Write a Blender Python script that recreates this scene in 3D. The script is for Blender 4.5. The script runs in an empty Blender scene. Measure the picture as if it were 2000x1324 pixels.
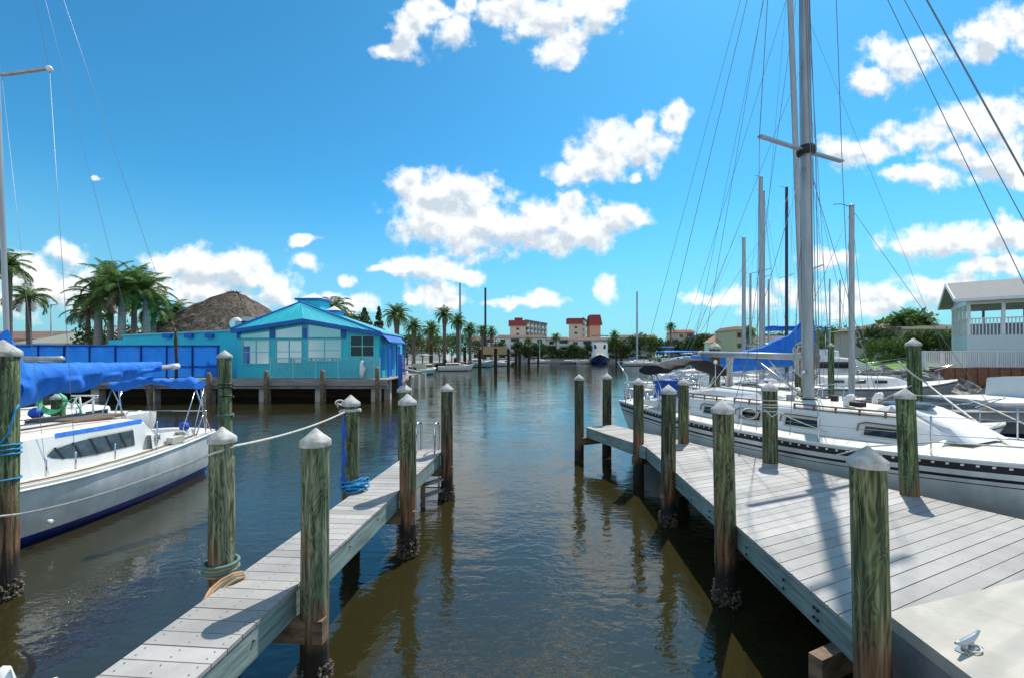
import bpy, math, random
from mathutils import Vector, Matrix
R = math.radians
random.seed(7)
scene = bpy.context.scene
col = scene.collection

# ---------------------------------------------------------------- camera
CAMZ = 2.95; F = 850.0; HV = 694.0
cam_d = bpy.data.cameras.new('camera'); cam = bpy.data.objects.new('camera', cam_d)
col.objects.link(cam); scene.camera = cam
cam.location = (0, 0, CAMZ); cam.rotation_euler = (R(90), 0, 0)
cam_d.sensor_width = 36; cam_d.lens = F / 2000 * 36
cam_d.shift_y = (HV - 662) / 2000
cam_d.clip_start = 0.05; cam_d.clip_end = 5000
def W(u, v, Y): return Vector(((u - 1000) / F * Y, Y, CAMZ - (v - HV) / F * Y))
def X(u, Y): return (u - 1000) / F * Y
def Z(v, Y): return CAMZ - (v - HV) / F * Y

# ---------------------------------------------------------------- sun + sky
SUN_EL = R(59); SUN_AZ = R(31.5)     # azimuth from +Y towards +X
sd = bpy.data.lights.new('sun', 'SUN'); sd.energy = 4.4; sd.angle = R(0.53); sd.color = (1, 0.955, 0.88)
sun = bpy.data.objects.new('sun', sd); col.objects.link(sun)
tos = Vector((math.sin(SUN_AZ) * math.cos(SUN_EL), math.cos(SUN_AZ) * math.cos(SUN_EL), math.sin(SUN_EL)))
sun.rotation_euler = (-tos).to_track_quat('-Z', 'Y').to_euler()
scene.view_settings.view_transform = 'Standard'; scene.view_settings.look = 'None'
scene.view_settings.exposure = 0.25; scene.view_settings.gamma = 1.0
scene.render.engine = 'CYCLES'
scene.cycles.max_bounces = 8; scene.cycles.transparent_max_bounces = 12

CLOUDS = [(862,415,74,54),(945,432,72,48),(1040,442,60,36),(820,400,40,50),(1120,440,60,30), # pixel-size ellipses in the sky: u, v, ru, rv
 (800,355,34,26),(870,385,60,45),(915,372,42,38),(845,440,66,38),(930,455,75,42),(1000,448,55,42),(1075,425,48,34),
 (1118,398,34,24),(1098,468,42,26),(1165,440,34,34),(1205,430,42,28),(1238,434,22,12),
 (1095,338,34,20),(1165,312,56,40),(1195,268,50,32),(1250,285,44,36),(1298,285,24,24),(1266,243,18,16),(1322,235,22,32),(1228,340,14,10),
 (1000,20,48,30),(1075,45,66,44),(1092,100,36,32),(1150,20,60,34),(1200,0,36,20),
 (880,60,32,36),(845,30,44,22),(800,60,28,44),(905,8,22,26),(775,105,34,16),
 (800,520,46,18),(850,524,46,28),(895,543,40,16),(750,527,30,9),(845,578,40,22),(872,592,40,10),(812,588,20,10),
 (595,467,25,9),(601,512,22,17),(678,543,20,9),(655,582,46,12),(704,585,30,16),(194,353,9,6),
 (1190,563,25,22),(1040,592,54,12),(1055,580,28,14),(985,598,34,8),
 (335,522,52,26),(420,525,62,32),(485,528,48,38),(535,565,40,36),(410,570,80,26),(300,560,50,26),(125,498,42,24),(60,530,48,34),(110,562,64,30),(20,580,60,34),(190,600,60,20),
 (1760,118,60,34),(1800,100,40,30),(1705,160,42,24),(1930,80,50,34),(1990,55,60,40),
 (1640,296,40,30),(1700,288,46,20),(1790,262,68,28),(1880,232,70,30),(1950,240,60,44),(1905,310,84,28),(1800,345,70,18),(1965,330,60,30),(1990,360,30,16),
 (1880,468,104,34),(1965,455,60,32),(1790,484,56,14),(1620,500,46,20),
 (1400,590,50,12),(1460,580,70,22),(1560,570,50,22),(1700,582,110,26),(1840,560,90,20),(1950,520,80,16),(640,600,60,10)]

def new(nt, t, x=0, y=0, **kw):
    n = nt.nodes.new(t); n.location = (x, y)
    for k, v in kw.items(): setattr(n, k, v)
    return n
def build_world():
    w = bpy.data.worlds.new('World'); scene.world = w; w.use_nodes = True
    nt = w.node_tree; nt.nodes.clear(); L = nt.links.new
    sky = new(nt, 'ShaderNodeTexSky', sky_type='NISHITA', sun_disc=False, sun_elevation=SUN_EL, sun_rotation=SUN_AZ,
              altitude=0, air_density=1.0, dust_density=0.5, ozone_density=2.5)
    hs = new(nt, 'ShaderNodeHueSaturation'); hs.inputs['Saturation'].default_value = 1.0; hs.inputs['Hue'].default_value = 0.495
    tn = new(nt, 'ShaderNodeMix', data_type='RGBA', blend_type='MULTIPLY'); tn.inputs[0].default_value = 1; tn.inputs[7].default_value = (.2, .565, .64, 1); gm = new(nt, 'ShaderNodeGamma'); gm.inputs[1].default_value = 1.22; L(sky.outputs[0], gm.inputs[0]); L(gm.outputs[0], tn.inputs[6]); L(tn.outputs[2], hs.inputs['Color'])
    sg = new(nt, 'ShaderNodeSeparateXYZ'); tg = new(nt, 'ShaderNodeTexCoord'); L(tg.outputs['Generated'], sg.inputs[0])
    hz = new(nt, 'ShaderNodeMapRange', interpolation_type='SMOOTHSTEP'); L(sg.outputs[2], hz.inputs[0]); hz.inputs[1].default_value = .34; hz.inputs[2].default_value = 0; hz.inputs[3].default_value = 0; hz.inputs[4].default_value = .72
    hm = new(nt, 'ShaderNodeMix', data_type='RGBA'); L(hz.outputs[0], hm.inputs[0]); L(hs.outputs[0], hm.inputs[6]); hm.inputs[7].default_value = (1.75, 3.4, 4.3, 1)
    def math_(op, a, b=None, c=None, clamp=False):
        n = new(nt, 'ShaderNodeMath', operation=op); n.use_clamp = clamp
        for i, q in enumerate((a, b, c)):
            if q is None: continue
            if isinstance(q, (int, float)): n.inputs[i].default_value = q
            else: L(q, n.inputs[i])
        return n.outputs[0]
    tc = new(nt, 'ShaderNodeTexCoord'); sp = new(nt, 'ShaderNodeSeparateXYZ'); L(tc.outputs['Generated'], sp.inputs[0])
    ay = math_('MAXIMUM', math_('ABSOLUTE', sp.outputs[1]), 0.02)
    px = math_('DIVIDE', sp.outputs[0], ay); pz = math_('DIVIDE', sp.outputs[2], ay)
    cp = new(nt, 'ShaderNodeCombineXYZ'); L(px, cp.inputs[0]); L(pz, cp.inputs[1])
    P = cp.outputs[0]
    def noise(vec, scale, detail=8, rough=.6, off=(0, 0, 0)):
        a = new(nt, 'ShaderNodeVectorMath', operation='ADD'); L(vec, a.inputs[0]); a.inputs[1].default_value = off
        n = new(nt, 'ShaderNodeTexNoise'); n.inputs['Scale'].default_value = scale; n.inputs['Detail'].default_value = detail
        n.inputs['Roughness'].default_value = rough; L(a.outputs[0], n.inputs['Vector']); return n
    nw = noise(P, 9, 4, .55)
    s1 = new(nt, 'ShaderNodeVectorMath', operation='SUBTRACT'); L(nw.outputs['Color'], s1.inputs[0]); s1.inputs[1].default_value = (.5, .5, .5)
    s2 = new(nt, 'ShaderNodeVectorMath', operation='MULTIPLY_ADD'); L(s1.outputs[0], s2.inputs[0]); s2.inputs[1].default_value = (.09, .07, 0); L(P, s2.inputs[2])
    PW = s2.outputs[0]
    cur = None
    for (u, v, ru, rv) in CLOUDS:
        cx, cy, rx, ry = (u - 1000) / F, (HV - v) / F, ru / F, rv / F
        m = new(nt, 'ShaderNodeVectorMath', operation='MULTIPLY_ADD'); L(PW, m.inputs[0])
        m.inputs[1].default_value = (1 / rx, 1 / ry, 0); m.inputs[2].default_value = (-cx / rx, -cy / ry, 0)
        ln = new(nt, 'ShaderNodeVectorMath', operation='LENGTH'); L(m.outputs[0], ln.inputs[0])
        if cur is None: cur = ln.outputs['Value']
        else:
            sm = new(nt, 'ShaderNodeMath', operation='SMOOTH_MIN'); L(cur, sm.inputs[0]); L(ln.outputs['Value'], sm.inputs[1]); sm.inputs[2].default_value = .18
            cur = sm.outputs[0]
    # the same cloud shapes sampled a little higher: tops come out lit, undersides grey
    up = new(nt, 'ShaderNodeVectorMath', operation='ADD'); L(PW, up.inputs[0]); up.inputs[1].default_value = (.012, .03, 0)
    cur2 = None
    for (u, v, ru, rv) in CLOUDS:
        if ru * rv < 700: continue
        cx, cy, rx, ry = (u - 1000) / F, (HV - v) / F, ru / F, rv / F
        m = new(nt, 'ShaderNodeVectorMath', operation='MULTIPLY_ADD'); L(up.outputs[0], m.inputs[0])
        m.inputs[1].default_value = (1 / rx, 1 / ry, 0); m.inputs[2].default_value = (-cx / rx, -cy / ry, 0)
        ln = new(nt, 'ShaderNodeVectorMath', operation='LENGTH'); L(m.outputs[0], ln.inputs[0])
        if cur2 is None: cur2 = ln.outputs['Value']
        else:
            sm = new(nt, 'ShaderNodeMath', operation='SMOOTH_MIN'); L(cur2, sm.inputs[0]); L(ln.outputs['Value'], sm.inputs[1]); sm.inputs[2].default_value = .18
            cur2 = sm.outputs[0]
    n1 = noise(P, 17, 10, .56); n2 = noise(P, 17, 10, .56, (.008, .016, 0)); n3 = noise(P, 11, 4, .55, (3, 1, 0)); n4 = noise(P, 11, 4, .55, (3.012, 1.03, 0))
    d = math_('MULTIPLY_ADD', math_('SUBTRACT', .5, n1.outputs[0]), 2.9, cur)
    mr = new(nt, 'ShaderNodeMapRange', interpolation_type='SMOOTHSTEP'); L(d, mr.inputs[0])
    mr.inputs[1].default_value = 1.5; mr.inputs[2].default_value = .6; mr.inputs[3].default_value = 0; mr.inputs[4].default_value = .97
    # relief: density difference towards the light, plus thicker = greyer
    rel = math_('MULTIPLY_ADD', math_('SUBTRACT', n1.outputs[0], n2.outputs[0]), 2.6, .74); rel = math_('MULTIPLY_ADD', math_('SUBTRACT', n3.outputs[0], n4.outputs[0]), 2.2, rel); rel = math_('MULTIPLY_ADD', math_('MINIMUM', math_('MAXIMUM', math_('SUBTRACT', cur2, cur), -.5), .5), .75, rel)
    core = new(nt, 'ShaderNodeMapRange'); L(d, core.inputs[0]); core.inputs[1].default_value = .95; core.inputs[2].default_value = 0.1; core.inputs[3].default_value = .2; core.inputs[4].default_value = -.2
    lum = math_('ADD', rel, core.outputs[0])
    lum = math_('MINIMUM', math_('MAXIMUM', lum, .36), 1.02)
    cc = new(nt, 'ShaderNodeMix', data_type='RGBA'); L(lum, cc.inputs[0]); cc.clamp_factor = True
    cc.inputs[6].default_value = (2.3, 2.95, 3.6, 1); cc.inputs[7].default_value = (6.2, 6.3, 6.35, 1)
    mx = new(nt, 'ShaderNodeMix', data_type='RGBA'); L(mr.outputs[0], mx.inputs[0]); L(hm.outputs[2], mx.inputs[6]); L(cc.outputs[2], mx.inputs[7])
    # unseen bright cloud added behind the viewer as fill light for camera-facing surfaces
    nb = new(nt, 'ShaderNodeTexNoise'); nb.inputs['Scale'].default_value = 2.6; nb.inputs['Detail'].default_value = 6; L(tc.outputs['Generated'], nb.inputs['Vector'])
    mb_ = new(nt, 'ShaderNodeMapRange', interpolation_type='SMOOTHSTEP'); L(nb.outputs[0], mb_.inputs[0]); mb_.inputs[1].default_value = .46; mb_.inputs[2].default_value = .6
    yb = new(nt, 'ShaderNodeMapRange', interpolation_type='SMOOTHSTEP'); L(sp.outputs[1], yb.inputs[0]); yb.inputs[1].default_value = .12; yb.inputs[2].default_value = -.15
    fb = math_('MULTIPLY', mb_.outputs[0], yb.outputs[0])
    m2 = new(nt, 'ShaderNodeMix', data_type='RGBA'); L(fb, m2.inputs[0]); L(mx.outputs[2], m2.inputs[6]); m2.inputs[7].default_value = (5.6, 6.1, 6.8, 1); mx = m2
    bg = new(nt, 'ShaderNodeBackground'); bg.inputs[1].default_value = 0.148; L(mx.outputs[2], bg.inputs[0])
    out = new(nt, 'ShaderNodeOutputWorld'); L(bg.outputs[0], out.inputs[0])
    w.cycles.sampling_method = 'MANUAL'; w.cycles.sample_map_resolution = 512
build_world()

# ---------------------------------------------------------------- mesh builder
class MB:
    def __init__(s): s.v = []; s.f = []; s.m = []; s.s = []
    def add(s, vs, fs, mi=0, smooth=False):
        o = len(s.v); s.v += [tuple(p) for p in vs]
        for f in fs: s.f.append(tuple(i + o for i in f)); s.m.append(mi); s.s.append(smooth)
        return s
    def box(s, c, size, rz=0, mi=0, rot=None):
        hx, hy, hz = size[0] / 2, size[1] / 2, size[2] / 2
        M = rot if rot is not None else Matrix.Rotation(rz, 3, 'Z')
        c = Vector(c)
        vs = [c + M @ Vector((x * hx, y * hy, z * hz)) for z in (-1, 1) for y in (-1, 1) for x in (-1, 1)]
        return s.add(vs, [(0, 2, 3, 1), (4, 5, 7, 6), (0, 1, 5, 4), (2, 6, 7, 3), (0, 4, 6, 2), (1, 3, 7, 5)], mi)
    def bb(s, x0, x1, y0, y1, z0, z1, mi=0):
        return s.box(((x0 + x1) / 2, (y0 + y1) / 2, (z0 + z1) / 2), (abs(x1 - x0), abs(y1 - y0), abs(z1 - z0)), 0, mi)
    def bar(s, a, b, w, h, mi=0):
        a, b = Vector(a), Vector(b); d = (b - a); L = d.length
        if L < 1e-6: return s
        q = d.to_track_quat('X', 'Z').to_matrix()
        return s.box((a + b) / 2, (L, w, h), rot=q, mi=mi)
    def tube(s, pts, r, n=8, mi=0, cap=True, smooth=True):
        pts = [Vector(p) for p in pts]; k = len(pts)
        rr = r if isinstance(r, (list, tuple)) else [r] * k
        vs = []; up = None
        for i, p in enumerate(pts):
            d = (pts[min(i + 1, k - 1)] - pts[max(i - 1, 0)])
            if d.length < 1e-9: d = Vector((0, 0, 1))
            d.normalize()
            if up is None:
                up = Vector((0, 0, 1)) if abs(d.z) < .9 else Vector((1, 0, 0))
            a = d.cross(up)
            if a.length < 1e-4: a = d.orthogonal()
            a.normalize(); b = a.cross(d).normalized(); up = b
            for j in range(n):
                t = 2 * math.pi * j / n
                vs.append(p + (a * math.cos(t) + b * math.sin(t)) * rr[i])
        fs = [(i * n + j, i * n + (j + 1) % n, (i + 1) * n + (j + 1) % n, (i + 1) * n + j) for i in range(k - 1) for j in range(n)]
        if cap: fs += [tuple(range(n - 1, -1, -1)), tuple((k - 1) * n + j for j in range(n))]
        return s.add(vs, fs, mi, smooth)
    def lathe(s, c, prof, n=16, mi=0, smooth=True, axis=None, sx=1, sy=1):
        c = Vector(c); vs = []; q = axis.to_track_quat('Z', 'Y').to_matrix() if axis else None
        for (r, z) in prof:
            for j in range(n):
                t = 2 * math.pi * j / n; p = Vector((r * math.cos(t) * sx, r * math.sin(t) * sy, z))
                vs.append(c + (q @ p if q else p))
        k = len(prof)
        fs = [(i * n + j, i * n + (j + 1) % n, (i + 1) * n + (j + 1) % n, (i + 1) * n + j) for i in range(k - 1) for j in range(n)]
        if prof[0][0] > 1e-4: fs.append(tuple(range(n - 1, -1, -1)))
        if prof[-1][0] > 1e-4: fs.append(tuple((k - 1) * n + j for j in range(n)))
        return s.add(vs, fs, mi, smooth)
    def grid(s, rows, mi=0, smooth=True, closed=False, flip=False):
        n = len(rows[0]); vs = [p for r in rows for p in r]; fs = []
        for i in range(len(rows) - 1):
            for j in range(n if closed else n - 1):
                f = (i * n + j, i * n + (j + 1) % n, (i + 1) * n + (j + 1) % n, (i + 1) * n + j)
                fs.append(f[::-1] if flip else f)
        return s.add(vs, fs, mi, smooth)
    def prism(s, poly, z0, z1, mi=0):
        n = len(poly)
        area = sum(poly[i][0] * poly[(i + 1) % n][1] - poly[(i + 1) % n][0] * poly[i][1] for i in range(n))
        if area < 0: poly = poly[::-1]
        vs = [(p[0], p[1], z0) for p in poly] + [(p[0], p[1], z1) for p in poly]
        fs = [tuple(range(n - 1, -1, -1)), tuple(range(n, 2 * n))] + [(i, (i + 1) % n, n + (i + 1) % n, n + i) for i in range(n)]
        return s.add(vs, fs, mi)
    def sphere(s, c, r, n=10, mi=0, sc=(1, 1, 1)):
        k = max(4, n // 2 + 1); vs = []
        for i in range(k + 1):
            ph = math.pi * i / k
            for j in range(n):
                t = 2 * math.pi * j / n
                vs.append((c[0] + r * sc[0] * math.sin(ph) * math.cos(t), c[1] + r * sc[1] * math.sin(ph) * math.sin(t), c[2] - r * sc[2] * math.cos(ph)))
        fs = [(i * n + j, i * n + (j + 1) % n, (i + 1) * n + (j + 1) % n, (i + 1) * n + j) for i in range(k) for j in range(n)]
        return s.add(vs, fs, mi, True)
    def build(s, name, mats, parent=None, world=False):
        me = bpy.data.meshes.new(name)
        vs = s.v
        if world and parent is not None:
            inv = root_of(parent).matrix_basis.inverted(); vs = [tuple(inv @ Vector(p)) for p in vs]
        me.from_pydata(vs, [], s.f)
        if not isinstance(mats, (list, tuple)): mats = [mats]
        for m in mats: me.materials.append(m)
        me.polygons.foreach_set('material_index', s.m); me.polygons.foreach_set('use_smooth', s.s)
        me.validate(); me.update()
        o = bpy.data.objects.new(name, me); col.objects.link(o)
        if parent is not None: o.parent = parent
        return o
def root_of(o):
    while o.parent: o = o.parent
    return o
def tag(o, label=None, cat=None, group=None, kind=None):
    if label: o['label'] = label
    if cat: o['category'] = cat
    if group: o['group'] = group
    if kind: o['kind'] = kind
    return o
def empty(name, loc, rz=0, label=None, cat=None, group=None):
    o = bpy.data.objects.new(name, None); col.objects.link(o); o.empty_display_size = .2
    o.matrix_basis = Matrix.Translation(Vector(loc)) @ Matrix.Rotation(rz, 4, 'Z')
    return tag(o, label, cat, group)
KIDS = {}
def copy_tree(o, parent=None):
    c = o.copy(); col.objects.link(c); c.parent = parent
    for ch in list(o.children): copy_tree(ch, c)
    return c

# ---------------------------------------------------------------- materials
def mat(name, c, rough=.6, metal=0., var=.15, vs=3., bump=0., bs=30., c2=None, island=0., stretch=(1, 1, 1), trans=0., detail=5):
    m = bpy.data.materials.new(name); m.use_nodes = True; nt = m.node_tree; L = nt.links.new
    p = nt.nodes['Principled BSDF']
    p.inputs['Roughness'].default_value = rough; p.inputs['Metallic'].default_value = metal
    tc = new(nt, 'ShaderNodeTexCoord'); mp = new(nt, 'ShaderNodeMapping'); mp.inputs['Scale'].default_value = stretch
    L(tc.outputs['Object'], mp.inputs[0])
    n = new(nt, 'ShaderNodeTexNoise'); n.inputs['Scale'].default_value = vs; n.inputs['Detail'].default_value = detail; n.inputs['Roughness'].default_value = .62
    L(mp.outputs[0], n.inputs['Vector'])
    mx = new(nt, 'ShaderNodeMix', data_type='RGBA')
    mr = new(nt, 'ShaderNodeMapRange'); mr.inputs[1].default_value = .33; mr.inputs[2].default_value = .67; L(n.outputs[0], mr.inputs[0]); L(mr.outputs[0], mx.inputs[0])
    if c2 is None: c2 = tuple(x * (1 - var) for x in c[:3])
    mx.inputs[6].default_value = (*c2[:3], 1); mx.inputs[7].default_value = (*c[:3], 1)
    o = mx.outputs[2]
    if island:
        g = new(nt, 'ShaderNodeNewGeometry'); mr2 = new(nt, 'ShaderNodeMapRange'); mr2.inputs[3].default_value = 1 - island; mr2.inputs[4].default_value = 1 + island * .4
        L(g.outputs['Random Per Island'], mr2.inputs[0])
        hs = new(nt, 'ShaderNodeHueSaturation'); L(mr2.outputs[0], hs.inputs['Value']); L(o, hs.inputs['Color']); o = hs.outputs[0]
    L(o, p.inputs['Base Color'])
    if bump:
        b = new(nt, 'ShaderNodeBump'); b.inputs['Strength'].default_value = min(1, bump); b.inputs['Distance'].default_value = .02 * max(1, bump)
        n2 = new(nt, 'ShaderNodeTexNoise'); n2.inputs['Scale'].default_value = bs; n2.inputs['Detail'].default_value = 5; L(mp.outputs[0], n2.inputs['Vector'])
        L(n2.outputs[0], b.inputs['Height']); L(b.outputs[0], p.inputs['Normal'])
    if trans: p.inputs['Transmission Weight'].default_value = trans
    return m
M = {}
M['white'] = mat('white_gelcoat', (.8, .8, .78), .3, var=.12, vs=2.2)
M['hullwhite'] = mat('weathered_gelcoat', (.74, .75, .74), .28, vs=2.0, c2=(.47, .5, .48), stretch=(1, 1, .5))
M['cream'] = mat('cream_nonskid', (.62, .585, .5), .7, var=.18, vs=5, bump=.15, bs=80)
M['navy'] = mat('navy_paint', (.012, .02, .12), .35)
M['darknavy'] = mat('dark_navy_stripe', (.012, .014, .035), .3)
M['antifoul'] = mat('blue_antifouling', (.01, .02, .22), .6, c2=(.006, .012, .1))
M['black'] = mat('black_rubber', (.015, .015, .017), .6)
M['blackcloth'] = mat('black_canvas', (.02, .018, .02), .9, bump=.2, bs=20)
M['bluecloth'] = mat('blue_canvas', (.02, .24, .8), .8, c2=(.012, .15, .62), vs=4, bump=.8, bs=6, stretch=(1.8, .5, .7))
M['deepblue'] = mat('deep_blue_canvas', (.014, .11, .58), .6, c2=(.01, .075, .45), vs=3, bump=.4, bs=7)
M['lightblue'] = mat('light_blue_canvas', (.03, .3, .68), .7, bump=.3, bs=7)
M['alu'] = mat('aluminium', (.45, .46, .47), .38, .75, var=.15, vs=3)
M['mast'] = mat('silver_mast', (.44, .45, .46), .4, .35, var=.3, vs=2.5, stretch=(3, 3, .4))
M['chrome'] = mat('stainless_steel', (.7, .7, .72), .18, .95)
M['wire'] = mat('rigging_wire', (.2, .23, .26), .45, .3)
M['glass'] = mat('dark_window_glass', (.02, .028, .035), .06, var=.3)
M['acrylic'] = mat('smoked_acrylic_window', (.09, .13, .16), .12, c2=(.03, .05, .06), vs=5)
M['teak'] = mat('weathered_teak', (.2, .13, .085), .6, var=.4, vs=6, stretch=(1, 8, 8))
M['pt'] = mat('treated_timber', (.3, .39, .36), .75, c2=(.12, .18, .16), vs=3.4, stretch=(.6, .6, 7), bump=.35, bs=14)
M['ptbrown'] = mat('brown_timber', (.3, .2, .12), .8, c2=(.08, .055, .035), vs=4, stretch=(1, 1, 3), bump=.4, bs=14)
M['deck'] = mat('grey_deck_board', (.425, .4, .37), .62, c2=(.32, .3, .275), vs=2.6, island=.24, stretch=(1, 1, 1), bump=.12, bs=40, detail=12)
M['concrete'] = mat('pale_concrete', (.5, .46, .39), .85, c2=(.38, .35, .3), vs=2.2, bump=.35, bs=26, detail=9)
M['concdark'] = mat('grey_concrete', (.3, .31, .31), .85, c2=(.17, .175, .18), vs=2.5, bump=.4, bs=20, detail=8)
M['capplastic'] = mat('pile_cap_plastic', (.6, .59, .56), .8, c2=(.27, .255, .22), vs=9, bump=.25, bs=30, detail=9)
M['rope'] = mat('white_rope', (.66, .64, .58), .85, var=.3, vs=30)
M['ropeor'] = mat('tan_rope', (.62, .36, .2), .85, var=.45, vs=14)
M['ropegreen'] = mat('green_rope', (.12, .22, .18), .85)
M['ropeblue'] = mat('blue_rope', (.03, .3, .6), .8, var=.4, vs=14)
M['hose'] = mat('green_hose', (.1, .5, .25), .5)
M['teal'] = mat('teal_wall_paint', (.035, .6, .7), .65, var=.12, vs=1.4, stretch=(6, 6, .6))
M['tealroof'] = mat('teal_metal_roof', (.02, .36, .42), .5, var=.1)
M['tealpale'] = mat('pale_teal_paint', (.2, .62, .66), .6)
M['bluetrim'] = mat('royal_blue_trim', (.014, .13, .5), .55)
M['screen'] = mat('blue_mesh_screen', (.03, .27, .85), .85, c2=(.02, .19, .72), vs=.8, bump=.3, bs=3)
M['thatch'] = mat('palm_thatch', (.2, .15, .11), 1, c2=(.05, .04, .033), vs=1.6, stretch=(3, 3, 1.3), bump=1, bs=10, detail=10)
M['dockwood'] = mat('grey_dock_wood', (.36, .33, .3), .85, c2=(.2, .18, .165), vs=2, stretch=(.4, 5, 5))
M['barn'] = mat('barnacles', (.2, .17, .12), .95, c2=(.05, .045, .035), vs=22, bump=.6, bs=40)
M['greyroof'] = mat('grey_shingle_roof', (.3, .29, .28), .9, var=.2, vs=8)
M['greenroof'] = mat('sage_roof', (.27, .29, .23), .8)
M['redroof'] = mat('red_tile_roof', (.34, .05, .05), .8, var=.3, vs=1)
M['brownroof'] = mat('brown_tile_roof', (.19, .1, .075), .85, var=.3, vs=1)
M['stucco'] = mat('white_stucco', (.78, .77, .74), .9, var=.1, vs=.3)
M['stuccobeige'] = mat('beige_stucco', (.6, .5, .4), .9, var=.1, vs=.3)
M['stuccopink'] = mat('salmon_stucco', (.62, .33, .22), .9, var=.1, vs=.3)
M['porch'] = mat('pale_blue_white_siding', (.62, .68, .7), .7, var=.06)
M['brick'] = mat('red_brown_bulkhead', (.3, .13, .07), .9, c2=(.13, .06, .035), vs=4, stretch=(1, 1, 3), bump=.5)
M['rock'] = mat('grey_rubble', (.34, .32, .29), .95, c2=(.12, .115, .11), vs=4, bump=1, bs=6)
M['grass'] = mat('lawn_grass', (.13, .26, .03), .95, c2=(.08, .17, .02), vs=2)
M['soil'] = mat('sandy_ground', (.27, .25, .19), .95, var=.3, vs=.4)
M['leaf'] = mat('leaf_green', (.085, .14, .035), .7, c2=(.05, .09, .022), vs=1.5, island=.5)
M['leaflight'] = mat('bright_leaf_green', (.12, .2, .03), .7, c2=(.07, .13, .02), vs=1.5, island=.4)
M['palmleaf'] = mat('palm_leaf_green', (.19, .3, .06), .45, c2=(.1, .17, .035), vs=1.2, island=.4)
M['palmdry'] = mat('dry_palm_leaf', (.25, .19, .1), .8, island=.4)
M['bark'] = mat('palm_bark', (.2, .165, .125), .95, c2=(.08, .065, .05), vs=3, stretch=(1, 1, 6), bump=.6, bs=8)
M['barkpale'] = mat('royal_palm_bark', (.33, .3, .26), .9, c2=(.2, .18, .155), vs=2, stretch=(1, 1, 5))
M['birdpink'] = mat('pinkish_feathers', (.62, .36, .32), .8, c2=(.7, .6, .55), vs=18)
M['birdbrown'] = mat('brown_feathers', (.3, .22, .16), .8)
M['pinkplastic'] = mat('orange_float', (.7, .2, .06), .5)
M['grey'] = mat('grey_paint', (.35, .36, .37), .6)
M['greyhull'] = mat('grey_hull_paint', (.3, .32, .34), .35, var=.2)
M['tealhull'] = mat('sea_green_hull', (.25, .5, .5), .35)
M['barrel'] = mat('dark_wood', (.09, .05, .03), .8)
M['canvaswhite'] = mat('white_canvas', (.72, .73, .75), .8, var=.08, bump=.3, bs=6)
M['tan'] = mat('tan_canvas', (.42, .3, .17), .85)
M['beigeboat'] = mat('beige_vinyl', (.6, .55, .45), .7)

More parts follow.
